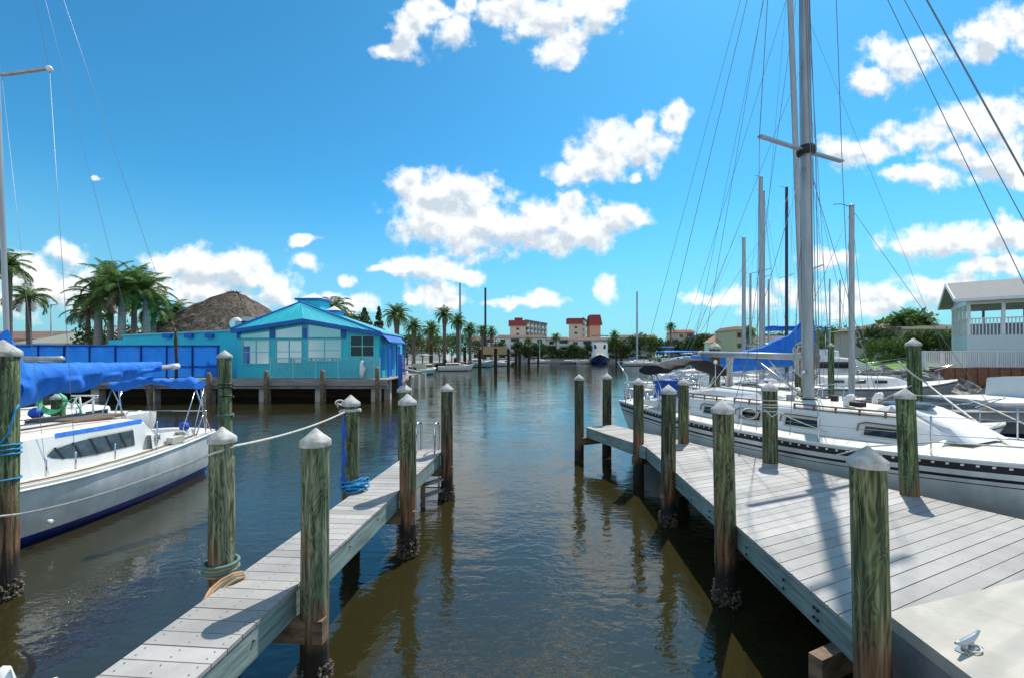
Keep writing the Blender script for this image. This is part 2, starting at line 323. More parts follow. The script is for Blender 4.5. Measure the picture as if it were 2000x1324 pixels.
M['screw'] = mat('rusty_screw', (.07, .055, .045), .7)
M['seam'] = mat('navy_seam', (.008, .05, .25), .8)
M['wirelight'] = mat('bright_rigging_wire', (.3, .33, .36), .4, .3)
def leafy(m, k=.3):
    nt = m.node_tree; p = nt.nodes['Principled BSDF']; o = nt.nodes['Material Output']; t = new(nt, 'ShaderNodeBsdfTranslucent'); mx = new(nt, 'ShaderNodeMixShader'); mx.inputs[0].default_value = k
    src = p.inputs['Base Color'].links[0].from_socket; nt.links.new(src, t.inputs[0]); nt.links.new(p.outputs[0], mx.inputs[1]); nt.links.new(t.outputs[0], mx.inputs[2]); nt.links.new(mx.outputs[0], o.inputs[0])
for q in ('leaf', 'leaflight', 'palmleaf'): leafy(M[q], .35)
leafy(M['screen'], .4); leafy(M['bluecloth'], .15)
def water_mat():
    m = bpy.data.materials.new('harbour_water'); m.use_nodes = True; nt = m.node_tree; L = nt.links.new
    p = nt.nodes['Principled BSDF']; p.inputs['Roughness'].default_value = .03; p.inputs['IOR'].default_value = 1.5; p.inputs['Specular IOR Level'].default_value = .85
    tc = new(nt, 'ShaderNodeNewGeometry')
    n0 = new(nt, 'ShaderNodeTexNoise'); n0.inputs['Scale'].default_value = .12; n0.inputs['Detail'].default_value = 3; L(tc.outputs['Position'], n0.inputs['Vector'])
    mx = new(nt, 'ShaderNodeMix', data_type='RGBA'); L(n0.outputs[0], mx.inputs[0]); mx.inputs[6].default_value = (.02, .0175, .006, 1); mx.inputs[7].default_value = (.03, .026, .009, 1)
    L(mx.outputs[2], p.inputs['Base Color'])
    prev = None
    patch = new(nt, 'ShaderNodeTexNoise'); patch.inputs['Scale'].default_value = .33; patch.inputs['Detail'].default_value = 2; L(tc.outputs['Position'], patch.inputs['Vector'])
    pr = new(nt, 'ShaderNodeMapRange'); L(patch.outputs[0], pr.inputs[0]); pr.inputs[1].default_value = .38; pr.inputs[2].default_value = .62; pr.inputs[3].default_value = .5; pr.inputs[4].default_value = 1.15
    sy_ = new(nt, 'ShaderNodeSeparateXYZ'); L(tc.outputs['Position'], sy_.inputs[0])
    yr = new(nt, 'ShaderNodeMapRange'); L(sy_.outputs[1], yr.inputs[0]); yr.inputs[1].default_value = 10; yr.inputs[2].default_value = 45; yr.inputs[3].default_value = 1; yr.inputs[4].default_value = .6
    prm = new(nt, 'ShaderNodeMath', operation='MULTIPLY'); L(pr.outputs[0], prm.inputs[0]); L(yr.outputs[0], prm.inputs[1])
    for (sx, sy, sc, dist, strength, rz, pm) in ((.7, 1.0, 1.1, .045, .5, 20, 0), (.75, 1.35, 4.6, .019, .55, -12, 1), (.8, 1.3, 12, .0075, .55, 25, 1)):
        mp = new(nt, 'ShaderNodeMapping'); mp.inputs['Scale'].default_value = (sx, sy, 1); mp.inputs['Rotation'].default_value = (0, 0, R(rz)); L(tc.outputs['Position'], mp.inputs[0])
        n = new(nt, 'ShaderNodeTexNoise'); n.inputs['Scale'].default_value = sc; n.inputs['Detail'].default_value = 3; n.inputs['Roughness'].default_value = .5; n.inputs['Distortion'].default_value = .4
        L(mp.outputs[0], n.inputs['Vector'])
        b = new(nt, 'ShaderNodeBump'); b.inputs['Strength'].default_value = strength; b.inputs['Distance'].default_value = dist
        h = n.outputs[0]
        if pm:
            mu = new(nt, 'ShaderNodeMath', operation='MULTIPLY'); L(h, mu.inputs[0]); L(prm.outputs[0], mu.inputs[1]); h = mu.outputs[0]
        L(h, b.inputs['Height'])
        if prev: L(prev, b.inputs['Normal'])
        prev = b.outputs[0]
    L(prev, p.inputs['Normal'])
    return m
M['water'] = water_mat()

def pile_mat():
    m = bpy.data.materials.new('weathered_pile_wood'); m.use_nodes = True; nt = m.node_tree; L = nt.links.new
    p = nt.nodes['Principled BSDF']; p.inputs['Roughness'].default_value = .85
    g = new(nt, 'ShaderNodeNewGeometry'); oi = new(nt, 'ShaderNodeObjectInfo')
    mul = new(nt, 'ShaderNodeMath', operation='MULTIPLY'); L(oi.outputs['Random'], mul.inputs[0]); mul.inputs[1].default_value = 60
    ad = new(nt, 'ShaderNodeVectorMath', operation='ADD'); L(g.outputs['Position'], ad.inputs[0]); L(mul.outputs[0], ad.inputs[1])
    def nz(scale, st, detail=6, dist=0.):
        mp = new(nt, 'ShaderNodeMapping'); mp.inputs['Scale'].default_value = st; L(ad.outputs[0], mp.inputs[0])
        n = new(nt, 'ShaderNodeTexNoise'); n.inputs['Scale'].default_value = scale; n.inputs['Detail'].default_value = detail; n.inputs['Distortion'].default_value = dist
        L(mp.outputs[0], n.inputs['Vector']); return n.outputs[0]
    swirl = nz(5.5, (1.6, 1.6, .28), 2, 1.2)
    w = new(nt, 'ShaderNodeMath', operation='MULTIPLY'); L(swirl, w.inputs[0]); w.inputs[1].default_value = 62
    sn = new(nt, 'ShaderNodeMath', operation='SINE'); L(w.outputs[0], sn.inputs[0])
    gr = nz(15, (2, 2, .13), 9, .25)
    sc = new(nt, 'ShaderNodeMath', operation='MULTIPLY_ADD'); L(sn.outputs[0], sc.inputs[0]); sc.inputs[1].default_value = .075; L(gr, sc.inputs[2])
    cr = new(nt, 'ShaderNodeValToRGB'); e = cr.color_ramp.elements
    e[0].position = .36; e[0].color = (.024, .02, .012, 1); e[1].position = .72; e[1].color = (.36, .36, .26, 1)
    x = cr.color_ramp.elements.new(.47); x.color = (.11, .12, .066, 1); x = cr.color_ramp.elements.new(.58); x.color = (.19, .21, .125, 1)
    L(sc.outputs[0], cr.inputs[0])
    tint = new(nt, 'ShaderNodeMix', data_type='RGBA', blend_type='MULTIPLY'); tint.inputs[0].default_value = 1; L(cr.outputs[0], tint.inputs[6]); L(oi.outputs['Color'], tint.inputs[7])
    # green algae film
    alg = nz(2.2, (1, 1, .45), 3); ar = new(nt, 'ShaderNodeMapRange'); L(alg, ar.inputs[0]); ar.inputs[1].default_value = .45; ar.inputs[2].default_value = .62; ar.inputs[3].default_value = 0; ar.inputs[4].default_value = .32
    mg = new(nt, 'ShaderNodeMix', data_type='RGBA'); L(ar.outputs[0], mg.inputs[0]); L(tint.outputs[2], mg.inputs[6]); mg.inputs[7].default_value = (.055, .11, .055, 1)
    # brown weathered wood low down
    sp = new(nt, 'ShaderNodeSeparateXYZ'); L(g.outputs['Position'], sp.inputs[0])
    nb = nz(2.6, (1.4, 1.4, .3), 3)
    hb = new(nt, 'ShaderNodeMath', operation='MULTIPLY_ADD'); L(nb, hb.inputs[0]); hb.inputs[1].default_value = -3.2; L(sp.outputs[2], hb.inputs[2])
    r1 = new(nt, 'ShaderNodeMapRange'); L(hb.outputs[0], r1.inputs[0]); r1.inputs[1].default_value = -.35; r1.inputs[2].default_value = -.75; r1.inputs[3].default_value = 0; r1.inputs[4].default_value = .85
    cb = new(nt, 'ShaderNodeValToRGB'); e = cb.color_ramp.elements; e[0].position = .35; e[0].color = (.03, .016, .01, 1); e[1].position = .66; e[1].color = (.34, .16, .075, 1); L(gr, cb.inputs[0])
    mb = new(nt, 'ShaderNodeMix', data_type='RGBA'); L(r1.outputs[0], mb.inputs[0]); L(mg.outputs[2], mb.inputs[6]); L(cb.outputs[0], mb.inputs[7])
    # wet black tide zone
    hz = new(nt, 'ShaderNodeMath', operation='MULTIPLY_ADD'); L(nb, hz.inputs[0]); hz.inputs[1].default_value = -.9; L(sp.outputs[2], hz.inputs[2])
    r2 = new(nt, 'ShaderNodeMapRange'); L(hz.outputs[0], r2.inputs[0]); r2.inputs[1].default_value = .12; r2.inputs[2].default_value = -.05; r2.inputs[3].default_value = 0; r2.inputs[4].default_value = .93
    mk = new(nt, 'ShaderNodeMix', data_type='RGBA'); L(r2.outputs[0], mk.inputs[0]); L(mb.outputs[2], mk.inputs[6]); mk.inputs[7].default_value = (.013, .012, .011, 1)
    L(mk.outputs[2], p.inputs['Base Color'])
    b = new(nt, 'ShaderNodeBump'); b.inputs['Strength'].default_value = .7; b.inputs['Distance'].default_value = .015; L(sc.outputs[0], b.inputs['Height']); L(b.outputs[0], p.inputs['Normal'])
    return m
M['pile'] = pile_mat()

# ================================================================ SETTING
def setting():
    mb = MB(); mb.add([(-900, -40, 0), (900, -40, 0), (900, 230, 0), (-900, 230, 0)], [(0, 1, 2, 3)])
    tag(mb.build('water', M['water']), kind='structure')
    def land(name, poly, z, m='soil', z0=-1.5):
        return tag(MB().prism(poly, z0, z).build(name, M[m]), kind='structure')
    def lawn(poly):
        mb = MB().prism(poly, -1.5, 2.0)
        g = [[(24.6 + q * 12 + max(0, y - 30) * .55, y, 2.01 + 1.15 * max(0, min(1, (y - 27) / 12)) * min(1, q * 3)) for q in (0, .12, .3, .5, .75, 1, 1.3)] for y in (27, 29, 31, 34, 37, 40, 46, 56)]
        mb.grid(g); tag(mb.build('lawn', M['grass']), kind='structure')
    land('ground', [(-600, 31.5), (-9.4, 31.5), (-9.4, 46), (-15.5, 62), (-17.5, 96), (-17.5, 128), (-12, 170), (-7, 206), (190, 206), (700, 190), (700, 900), (-600, 900)], .9)
    lawn([(25.4, 26.5), (60, 24.5), (400, 24.5), (400, 200), (62, 200), (44, 90), (40, 60), (30, 40), (25.5, 32.5), (24, 28.5)])
    # seawall the photographer stands on
    mb = MB().prism([(-40, -8), (-40, 2.41), (2.69, 2.41), (2.75, 3.2), (4.26, 3.66), (7.6, 4.62), (14, 2.5), (14, -8)], .97, 1.06)
    mb.prism([(-40, -8), (-40, 2.37), (2.71, 2.37), (2.77, 3.17), (4.26, 3.62), (7.6, 4.57), (13.9, 2.45), (13.9, -8)], -1.5, .97, 1)
    o = mb.build('seawall', [M['concrete'], M['concdark']])
    tag(o, 'pale concrete seawall slab in the near right corner beside the deck', 'seawall')
    # far stone bulkhead
    mb = MB().prism([(-7, 205.2), (190, 205.2), (190, 206), (-7, 206)], -1, 1.5)
    tag(mb.build('seawall', M['concdark']), 'long low grey seawall across the far side of the harbour', 'seawall')
    mb = MB(); mb.prism([(-9.4, 46), (-15.5, 62), (-17.5, 96), (-17.5, 128), (-12, 170), (-7, 206), (-7.6, 206.3), (-12.6, 170), (-18.1, 128), (-18.1, 96), (-16.1, 62), (-10, 46.3)], -1, 1.25)
    tag(mb.build('seawall', M['concdark']), 'grey seawall running away behind the boats left of centre', 'seawall')
    # rubble slope + brown bulkhead on the right
    rnd = random.Random(5)
    mb = MB()
    for i in range(330):
        t = rnd.random(); x = 24.0 + t * 12 if i % 2 else 21.6 + t * 4; y = 22.9 + rnd.random() * (1.5 if i % 2 else 4.5) - (t * .6 if i % 2 else 0); z = min(1.75, .25 + (y - 22.4) * .5 * rnd.uniform(.6, 1)) + rnd.uniform(-.1, .1)
        r = rnd.uniform(.2, .42); q = Matrix.Rotation(rnd.random() * 3, 3, Vector((rnd.random(), rnd.random(), 1)).normalized())
        vs = [Vector((a, b, c)) * (r * rnd.uniform(.7, 1.1)) for a in (-1, 1) for b in (-1, 1) for c in (-.7, .7)]
        mb.add([q @ p + Vector((x, y, z)) for p in vs], [(0, 1, 3, 2), (4, 6, 7, 5), (0, 4, 5, 1), (2, 3, 7, 6), (0, 2, 6, 4), (1, 5, 7, 3)])
    tag(mb.build('rubble_bank', M['rock']), 'grey rubble bank sloping to the water below the lawn', 'rocks', kind='stuff')
    mb = MB(); mb.prism([(24.4, 24.6), (60, 22.9), (60, 24.5), (25.3, 26.4)], -1, 2.28)
    for i in range(60): mb.box((24.5 + i * .6, 24.58 - i * .0288, 1.3), (.22, .1, 1.9))
    tag(mb.build('bulkhead', M['brick']), 'reddish brown timber bulkhead under the white railing', 'retaining wall')
setting()

# ================================================================ PILES AND PIERS
def pile(x, y, ztop, d, label, group, tint=(1, 1, 1), lean=(0, 0), near=False, capr=None, z0=-.6, cat='mooring post', base=None):
    """ztop is the tip of the cone cap; lean is dx,dy from water to top"""
    rt = empty('piling', (x, y, 0), 0, label, cat, group)
    r = d / 2; rnd = random.Random(int(x * 100 + y * 10)); lean = (lean[0] + rnd.uniform(-.012, .012), lean[1] + rnd.uniform(-.02, .02))
    hc = r * .95; rim = r * .42; zt = ztop - hc
    n = 28 if near else 16; rows = []; nz = 26 if near else 8
    k = [rnd.uniform(0, 6) for _ in range(4)]
    for i in range(nz + 1):
        z = z0 + (zt - z0) * i / nz; q = z / ztop; row = []
        for j in range(n):
            t = 2 * math.pi * j / n
            rr = r * (1.03 - .05 * q + .018 * math.sin(3 * t + k[0] + z * .8) + .012 * math.sin(7 * t + k[1] - z * 1.7) + rnd.uniform(-.008, .008))
            row.append((lean[0] * q + rr * math.cos(t), lean[1] * q + rr * math.sin(t), z))
        rows.append(row)
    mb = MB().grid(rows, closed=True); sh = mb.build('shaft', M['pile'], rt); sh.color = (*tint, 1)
    cr = (capr or r * 1.13)
    c = MB().lathe((lean[0], lean[1], 0), [(cr * .985, zt - rim), (cr, zt - rim + .004), (cr, zt - .012), (cr * .975, zt + .004), (cr * .5, zt + hc * .5), (cr * .1, zt + hc * .94), (0.001, ztop)], 20, smooth=True)
    cap = c.build('pile_cap', M['capplastic'], rt)
    if near:
        b = MB()
        for i in range(300):
            t = rnd.random() * 2 * math.pi; z = rnd.gauss(.06, .09); s = rnd.uniform(.007, .02)
            if z < -.05 or z > .42: continue
            rr = r * 1.02 + .01; dx, dy = math.cos(t), math.sin(t)
            b.lathe((dx * rr, dy * rr, z), [(s, -.01), (s * .9, s * .7), (s * .2, s * rnd.uniform(1.2, 2.6))], rnd.choice((4, 5, 6)), axis=Vector((dx + rnd.uniform(-.4, .4), dy + rnd.uniform(-.4, .4), rnd.uniform(-.8, .8))), smooth=False)
        tag(b.build('barnacles', M['barn'], rt), kind='stuff')
    return rt
GL = 'pilings along the left finger pier'; GR = 'pilings along the right deck'; GM = 'free standing mooring pilings'
pile(X(2, 5.3), 5.3, Z(663, 5.3), 0.299, 'thick green piling at the left edge with blue rope on it', GM, (.8, .95, .7), near=True)
pile(X(432, 3.98), 3.98, Z(833, 3.98), 0.210, 'green piling left of the finger pier with tan rope at its foot', GL, (1.1, 1.1, 1.1), near=True)
pile(X(615, 3.83), 3.83, Z(835, 3.83), 0.230, 'nearest green piling on the right side of the left finger pier', GL, (1.05, 1.1, 1.05), near=True)
pile(X(441, 7.9), 7.9, Z(683, 7.9), 0.217, 'tall green piling behind the small sailboat stern with black bands', GM, (.8, 1, .8))
pile(X(686, 6.5), 6.5, Z(770, 6.5), 0.244, 'piling with blue cloth hanging on it and the white line tied to it', GL, (.75, .8, .7))
pile(X(797, 6.45), 6.45, Z(768, 6.45), 0.244, 'second green piling on the right side of the left finger pier', GL, (.75, .78, .64), near=True)
pile(X(790, 8.93), 8.93, Z(748, 8.93), 0.265, 'piling half hidden behind another, with a small bird on top', GL, (.7, .85, .7))
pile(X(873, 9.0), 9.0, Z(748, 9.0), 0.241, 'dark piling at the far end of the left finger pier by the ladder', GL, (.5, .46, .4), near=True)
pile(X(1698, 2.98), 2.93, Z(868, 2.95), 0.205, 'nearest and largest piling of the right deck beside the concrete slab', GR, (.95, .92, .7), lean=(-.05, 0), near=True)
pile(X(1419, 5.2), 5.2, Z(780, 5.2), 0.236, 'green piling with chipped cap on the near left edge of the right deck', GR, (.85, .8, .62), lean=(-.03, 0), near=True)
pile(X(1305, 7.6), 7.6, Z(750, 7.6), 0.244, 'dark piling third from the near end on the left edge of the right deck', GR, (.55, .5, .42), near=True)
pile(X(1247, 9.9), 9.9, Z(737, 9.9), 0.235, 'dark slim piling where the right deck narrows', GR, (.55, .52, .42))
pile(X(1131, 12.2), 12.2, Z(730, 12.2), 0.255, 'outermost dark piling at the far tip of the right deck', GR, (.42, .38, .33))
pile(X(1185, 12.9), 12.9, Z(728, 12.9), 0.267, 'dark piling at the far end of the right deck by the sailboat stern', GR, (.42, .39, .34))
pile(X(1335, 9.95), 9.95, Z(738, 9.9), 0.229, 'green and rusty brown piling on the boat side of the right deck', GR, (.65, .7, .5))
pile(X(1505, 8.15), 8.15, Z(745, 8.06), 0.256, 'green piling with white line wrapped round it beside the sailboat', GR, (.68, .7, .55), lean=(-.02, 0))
pile(X(1783, 6.25), 6.25, Z(758, 6.16), 0.222, 'leaning vivid green piling nearest the sailboat bow', GR, (.64, .8, .55), lean=(-.12, 0))
pile(X(1792, 11.5), 11.5, Z(660, 11.5), 0.307, 'tall thick green piling beyond the near sailboat bow', GM, (.55, .78, .5), lean=(-.1, 0))
pile(X(1809, 11.7), 11.9, Z(748, 11.5), 0.179, 'short dark stub leaning on the tall green piling', GM, (.35, .45, .35), lean=(-.1, 0))
pile(X(1396, 16), 16, Z(668, 16), 0.375, 'tall brown piling behind the near sailboat boom', GM, (1.1, .7, .45))
pile(X(1563, 15), 15, Z(674, 15), 0.309, 'tall piling beside the mast with a bundle of ropes on it', GM, (.9, .85, .7))
pile(X(1623, 19), 19, Z(670, 19), 0.234, 'slim green piling right of the big mast', GM, (.6, .9, .6))
pile(X(115, 10.2), 10.2, Z(765, 10.2), 0.249, 'green piling behind the small sailboat with a green hose on it', GM, (.7, 1, .6))

def planks(mb, origin, ax, length, nrm, edges, z, bw=.138, gap=.009, t=.03, mi=0, rnd=random.Random(3), scr=None):
    """boards across nrm, stepping along ax; edges(s)-> (n0,n1) board ends at distance s"""
    s = 0
    while s < length:
        a = edges(s); b = edges(s + bw); o = Vector((*origin, 0))
        A = Vector((*ax, 0)); N = Vector((*nrm, 0))
        dz = rnd.uniform(-.0015, .0015)
        pts = [o + A * s + N * a[0], o + A * (s + bw) + N * b[0], o + A * (s + bw) + N * b[1], o + A * s + N * a[1]]
        if max(a[1] - a[0], b[1] - b[0]) > .05:
            vs = [(p.x, p.y, z - t) for p in pts] + [(p.x, p.y, z + dz) for p in pts]
            if scr is not None:
                for e_ in (a[0] + .06, (a[0] + a[1]) / 2, a[1] - .06):
                    for h_ in (.035, .103):
                        c_ = o + A * (s + h_) + N * e_; scr.add([(c_.x + .0055 * math.cos(t_), c_.y + .0055 * math.sin(t_), z + .0032) for t_ in (0, 1.05, 2.1, 3.14, 4.19, 5.24)], [(0, 1, 2, 3, 4, 5)])
            mb.add(vs, [(0, 1, 2, 3), (7, 6, 5, 4), (0, 4, 5, 1), (1, 5, 6, 2), (2, 6, 7, 3), (3, 7, 4, 0)], mi)
        s += bw + gap
    return mb
DZ = .95
def left_pier():
    rt = empty('finger_pier', (-2.3, 3, 0), 0, 'narrow grey plank finger pier on the left with a ladder at its end', 'pier')
    d = Vector((.0775, 1, 0)).normalized(); n = Vector((d.y, -d.x, 0))
    o = Vector((-2.645, 2.0, 0))
    mb = planks(MB(), (o.x, o.y), (d.x, d.y), 7.28, (n.x, n.y), lambda s: (0, .625), DZ, scr=(sc_ := MB()))
    tag(sc_.build('deck_screws', M['screw'], rt, True), kind='stuff')
    mb.build('deck_boards', M['deck'], rt, True)
    for q in (.03, .595):
        j = MB(); a = o + n * q; j.bar((a.x, a.y, DZ - .155), (a.x + d.x * 7.25, a.y + d.y * 7.25, DZ - .155), .045, .24)
        j.build('rim_joist', M['pt'], rt, True)
    for yy, l in ((1.83, .0), (4.47, 0), (7.05, 0)):
        j = MB(); a = o + d * yy; j.box((*(a + n * .33).xy, .58), (1.12, .09, .2), rz=math.atan2(n.y, n.x)); j.build('cross_beam', M['ptbrown'], rt, True)
    j = MB()
    for k in range(9):
        a = o + d * (.5 + .8 * k) + n * .625; j.lathe((a.x - .006, a.y, DZ - .12), [(.014, 0), (.012, .012), (.002, .014)], 8, axis=n)
    j.build('bolts', M['ptbrown'], rt, True)
    # ladder at the end
    lad = empty('ladder', (-1.5, 9.2, 0), 0, 'small ladder with chrome hand hoops at the far end of the left finger pier', 'ladder')
    e = o + d * 7.3
    for q in (.12, .5):
        a = e + n * q; h = MB()
        h.tube([(a.x, a.y - .35, DZ), (a.x, a.y - .35, 1.45), (a.x + .01, a.y - .28, 1.55), (a.x + .02, a.y - .05, 1.56), (a.x + .02, a.y + .05, 1.45), (a.x + .02, a.y + .05, .0)], .02, 8)
        h.build('handrail', M['chrome'], lad, True)
    for k in range(4):
        h = MB(); a = e + n * .12; b = e + n * .5; z = .15 + .25 * k
        h.bar((a.x + .02, a.y + .06, z), (b.x + .02, b.y + .06, z), .09, .03); h.build('rung', M['dockwood'], lad, True)
    # low step frame beside the end piling
    st = empty('boarding_step', (-1.2, 8.2, 0), 0, 'low wooden step frame below deck level near the end of the left pier', 'step')
    for z in (.42, .2):
        MB().bar((-1.72, 8.55, z), (-1.4, 8.98, z), .12, .04).build('step_board', M['dockwood'], st, True)
    for (x, y) in ((-1.74, 8.53), (-1.38, 9.0)):
        MB().box((x, y, .1), (.07, .07, .9)).build('post', M['ptbrown'], st, True)
left_pier()

def right_pier():
    rt = empty('timber_deck', (3, 5, 0), 0, 'wide grey plank deck on the right narrowing to a walkway beside the sailboat', 'pier')
    ax = Vector((-.414, .91, 0)).normalized(); nr = Vector((-ax.y, ax.x, 0))      # nr points left (away from boat)
    o = Vector((7.0, 3.63, 0))
    le = [(7.6, 4.60), (4.26, 3.64), (2.73, 3.18), (2.505, 3.15), (2.64, 5.07), (2.87, 8.33), (2.94, 9.55), (2.05, 12.2)]
    def edges(s):
        p = o + ax * s; best = None
        for (a, b) in zip(le[:-1], le[1:]):
            # intersect p + nr*t with segment
            dx, dy = b[0] - a[0], b[1] - a[1]; det = nr.x * (-dy) - nr.y * (-dx)
            if abs(det) < 1e-9: continue
            rx, ry = a[0] - p.x, a[1] - p.y
            t = (rx * (-dy) - ry * (-dx)) / det; q = (nr.x * ry - nr.y * rx) / det
            if -.02 <= q <= 1.02 and t > 0: best = t if best is None else min(best, t)
        if best is None: best = 4.9 if s < 5 else .95
        return (0, best)
    L = 9.75
    planks(MB(), (o.x, o.y), (ax.x, ax.y), L, (nr.x, nr.y), edges, DZ, rnd=random.Random(9), scr=(sc_ := MB())).build('deck_boards', M['deck'], rt, True)
    tag(sc_.build('deck_screws', M['screw'], rt, True), kind='stuff')
    tip_in = o + ax * L; 
    segs = [((2.545, 3.15), (2.665, 5.0)), ((2.672, 5.0), (2.895, 8.3)), ((2.90, 8.33), (2.965, 9.5)), ((2.955, 9.57), (2.10, 12.15))]
    for a, b in segs:
        MB().bar((a[0], a[1], DZ - .155), (b[0], b[1], DZ - .155), .045, .24).build('rim_joist', M['pt'], rt, True)
    a, b = o + nr * .04, tip_in + nr * .04
    MB().bar((a.x, a.y, DZ - .155), (b.x, b.y, DZ - .155), .045, .24).build('rim_joist', M['pt'], rt, True)
    MB().bar((2.12, 12.16, DZ - .155), (2.93, 12.5, DZ - .155), .045, .24).build('rim_joist', M['pt'], rt, True)
    for (a, b) in (((2.3, 3.3), (6.9, 3.3 + .455 * 4.6)), ((2.45, 5.18), (5.9, 5.18 + 1.57)), ((2.6, 7.55), (4.9, 8.6)), ((2.75, 9.88), (4.0, 10.4)), ((1.85, 12.05), (3.0, 12.6))):
        MB().bar((a[0], a[1], .57), (b[0], b[1], .57), .1, .2).build('cross_beam', M['ptbrown'], rt, True)
    j = MB()
    for (x, y) in ((2.57, 3.6), (2.575, 3.65), (2.60, 4.1), (2.63, 4.8), (2.72, 5.9), (2.76, 6.6), (2.82, 7.4)):
        for z in (.84, .76): j.lathe((x - .04, y, z), [(.016, 0), (.012, .012), (.002, .014)], 8, axis=Vector((-1, 0, 0)))
    j.build('bolts', M['black'], rt, True)
right_pier()

def cleat(x, y, z, rz, label, s=1.):
    rt = empty('dock_cleat', (x, y, z), rz, label, 'cleat')
    b = MB(); b.bb(-.09 * s, .09 * s, -.035 * s, .035 * s, 0, .012 * s); b.build('base_plate', M['chrome'], rt)
    for q in (-1, 1): MB().lathe((q * .045 * s, 0, .01 * s), [(.022 * s, 0), (.016 * s, .02 * s), (.02 * s, .055 * s)], 10).build('leg', M['alu'], rt)
    MB().tube([(-.16 * s, 0, .085 * s), (-.1 * s, 0, .068 * s), (-.04 * s, 0, .06 * s), (.04 * s, 0, .06 * s), (.1 * s, 0, .068 * s), (.16 * s, 0, .085 * s)], [.009 * s, .016 * s, .022 * s, .022 * s, .016 * s, .009 * s], 10).build('horn', M['alu'], rt)
    return rt
c = cleat(X(1890, 2.8), 2.8, 1.062, R(24), 'galvanised cleat bolted to the concrete slab at lower right', .95)
rr = MB(); rr.tube([(.02 + .055 * math.cos(t), -.02 + .035 * math.sin(t), .012) for t in [i * .5 for i in range(14)]], .006, 6); rr.build('wire_loop', M['rope'], c)
c = cleat(X(30, 2.36), 2.36, 1.062, R(20), 'white cleat with a black hook at the lower left corner', 1.1)
MB().tube([(.0, .0, .02), (.03, .02, .1), (.06, .02, .17), (.05, .02, .24), (.02, .02, .27)], [.02, .018, .02, .016, .012], 10).build('rubber_hook', M['black'], c)
MB().lathe((-.05, .0, 0), [(.05, 0), (.05, .12), (.03, .2), (.0, .22)], 12).build('white_fitting', M['white'], c)

# ropes ---------------------------------------------------------
def sag(a, b, s, n=14):
    a, b = Vector(a), Vector(b)
    return [a.lerp(b, i / n) - Vector((0, 0, s * 4 * (i / n) * (1 - i / n))) for i in range(n + 1)]
def ring(c, r, z, turns=1, dz=.02, n=18, sx=1):
    return [(c[0] + r * math.cos(2 * math.pi * i / n) * sx, c[1] + r * math.sin(2 * math.pi * i / n), z + dz * i / n) for i in range(int(n * turns) + 1)]
def rope(name, label, cat, pts, r, m, group=None, n=8):
    o = MB().tube(pts, r, n).build(name, M[m]); return tag(o, label, cat, group)
pA = (X(2, 5.3), 5.3); pB = (X(432, 3.98), 3.98); pE = (X(686, 6.5), 6.5)
def twisted(mb, pts, r, pitch=.05, strands=3, mi=0):
    pts = [Vector(p) for p in pts]
    dist = 0; fine = []
    for a, b in zip(pts[:-1], pts[1:]):
        k = max(1, int((b - a).length / .012))
        for i in range(k): fine.append(a.lerp(b, i / k))
    fine.append(pts[-1])
    for s in range(strands):
        out = []; dd = 0
        for i, p in enumerate(fine):
            if i: dd += (p - fine[i - 1]).length
            d = (fine[min(i + 1, len(fine) - 1)] - fine[max(i - 1, 0)]).normalized()
            a = d.cross(Vector((0, 0, 1))); a = a.normalized() if a.length > .01 else Vector((1, 0, 0)); b = a.cross(d)
            t = 2 * math.pi * (dd / pitch + s / strands)
            out.append(p + (a * math.cos(t) + b * math.sin(t)) * r * .5)
        mb.tube(out, r * .56, 5, mi)
    return mb
mb = MB()
a0 = W(-40, 1012, 4.9); a1 = W(40, 1003, 5.02); b1 = Vector((pB[0] + .02, pB[1] - .125, Z(878, 3.98))); b2 = Vector((pB[0] + .115, pB[1] + .03, Z(871, 3.98))); e1 = Vector((pE[0] - .02, pE[1] - .14, Z(800, 6.5)))
twisted(mb, [a0, a1] + sag(a1, b1, .06)[1:] + sag(b1, b2, 0, 2)[1:] + sag(b2, e1, .05)[1:], .013)
mb.tube(ring(pE, .135, Z(803, 6.5), 2), .011, 6)
tag(mb.build('mooring_line', M['rope']), 'long white mooring line stretched across the left foreground between three pilings', 'rope')
mb = MB()
for k in range(4): mb.tube(ring(pB, .125 + .012 * (k % 2), DZ + .03 + .028 * k, 1, 0, 20), .016, 7, k % 2)
P0 = Vector((pB[0] - .02, pB[1] - .17, DZ + .02))
for k in range(4):
    mb.tube([W(396 + 3 * k, 1176 + 3 * k, 3.55), W(412 + 4 * k, 1150 + 4 * k, 3.72), W(432 + 4 * k, 1133 + 3 * k, 3.78), W(455 + 2 * k, 1120 + 3 * k, 3.83), W(474 + k, 1117 + 3 * k, 3.9)], .016, 7, 0 if k != 2 else 1)
tag(mb.build('rope_coil', [M['ropeor'], M['ropegreen']]), 'tan and green ropes looped round the foot of the piling left of the finger pier', 'rope')
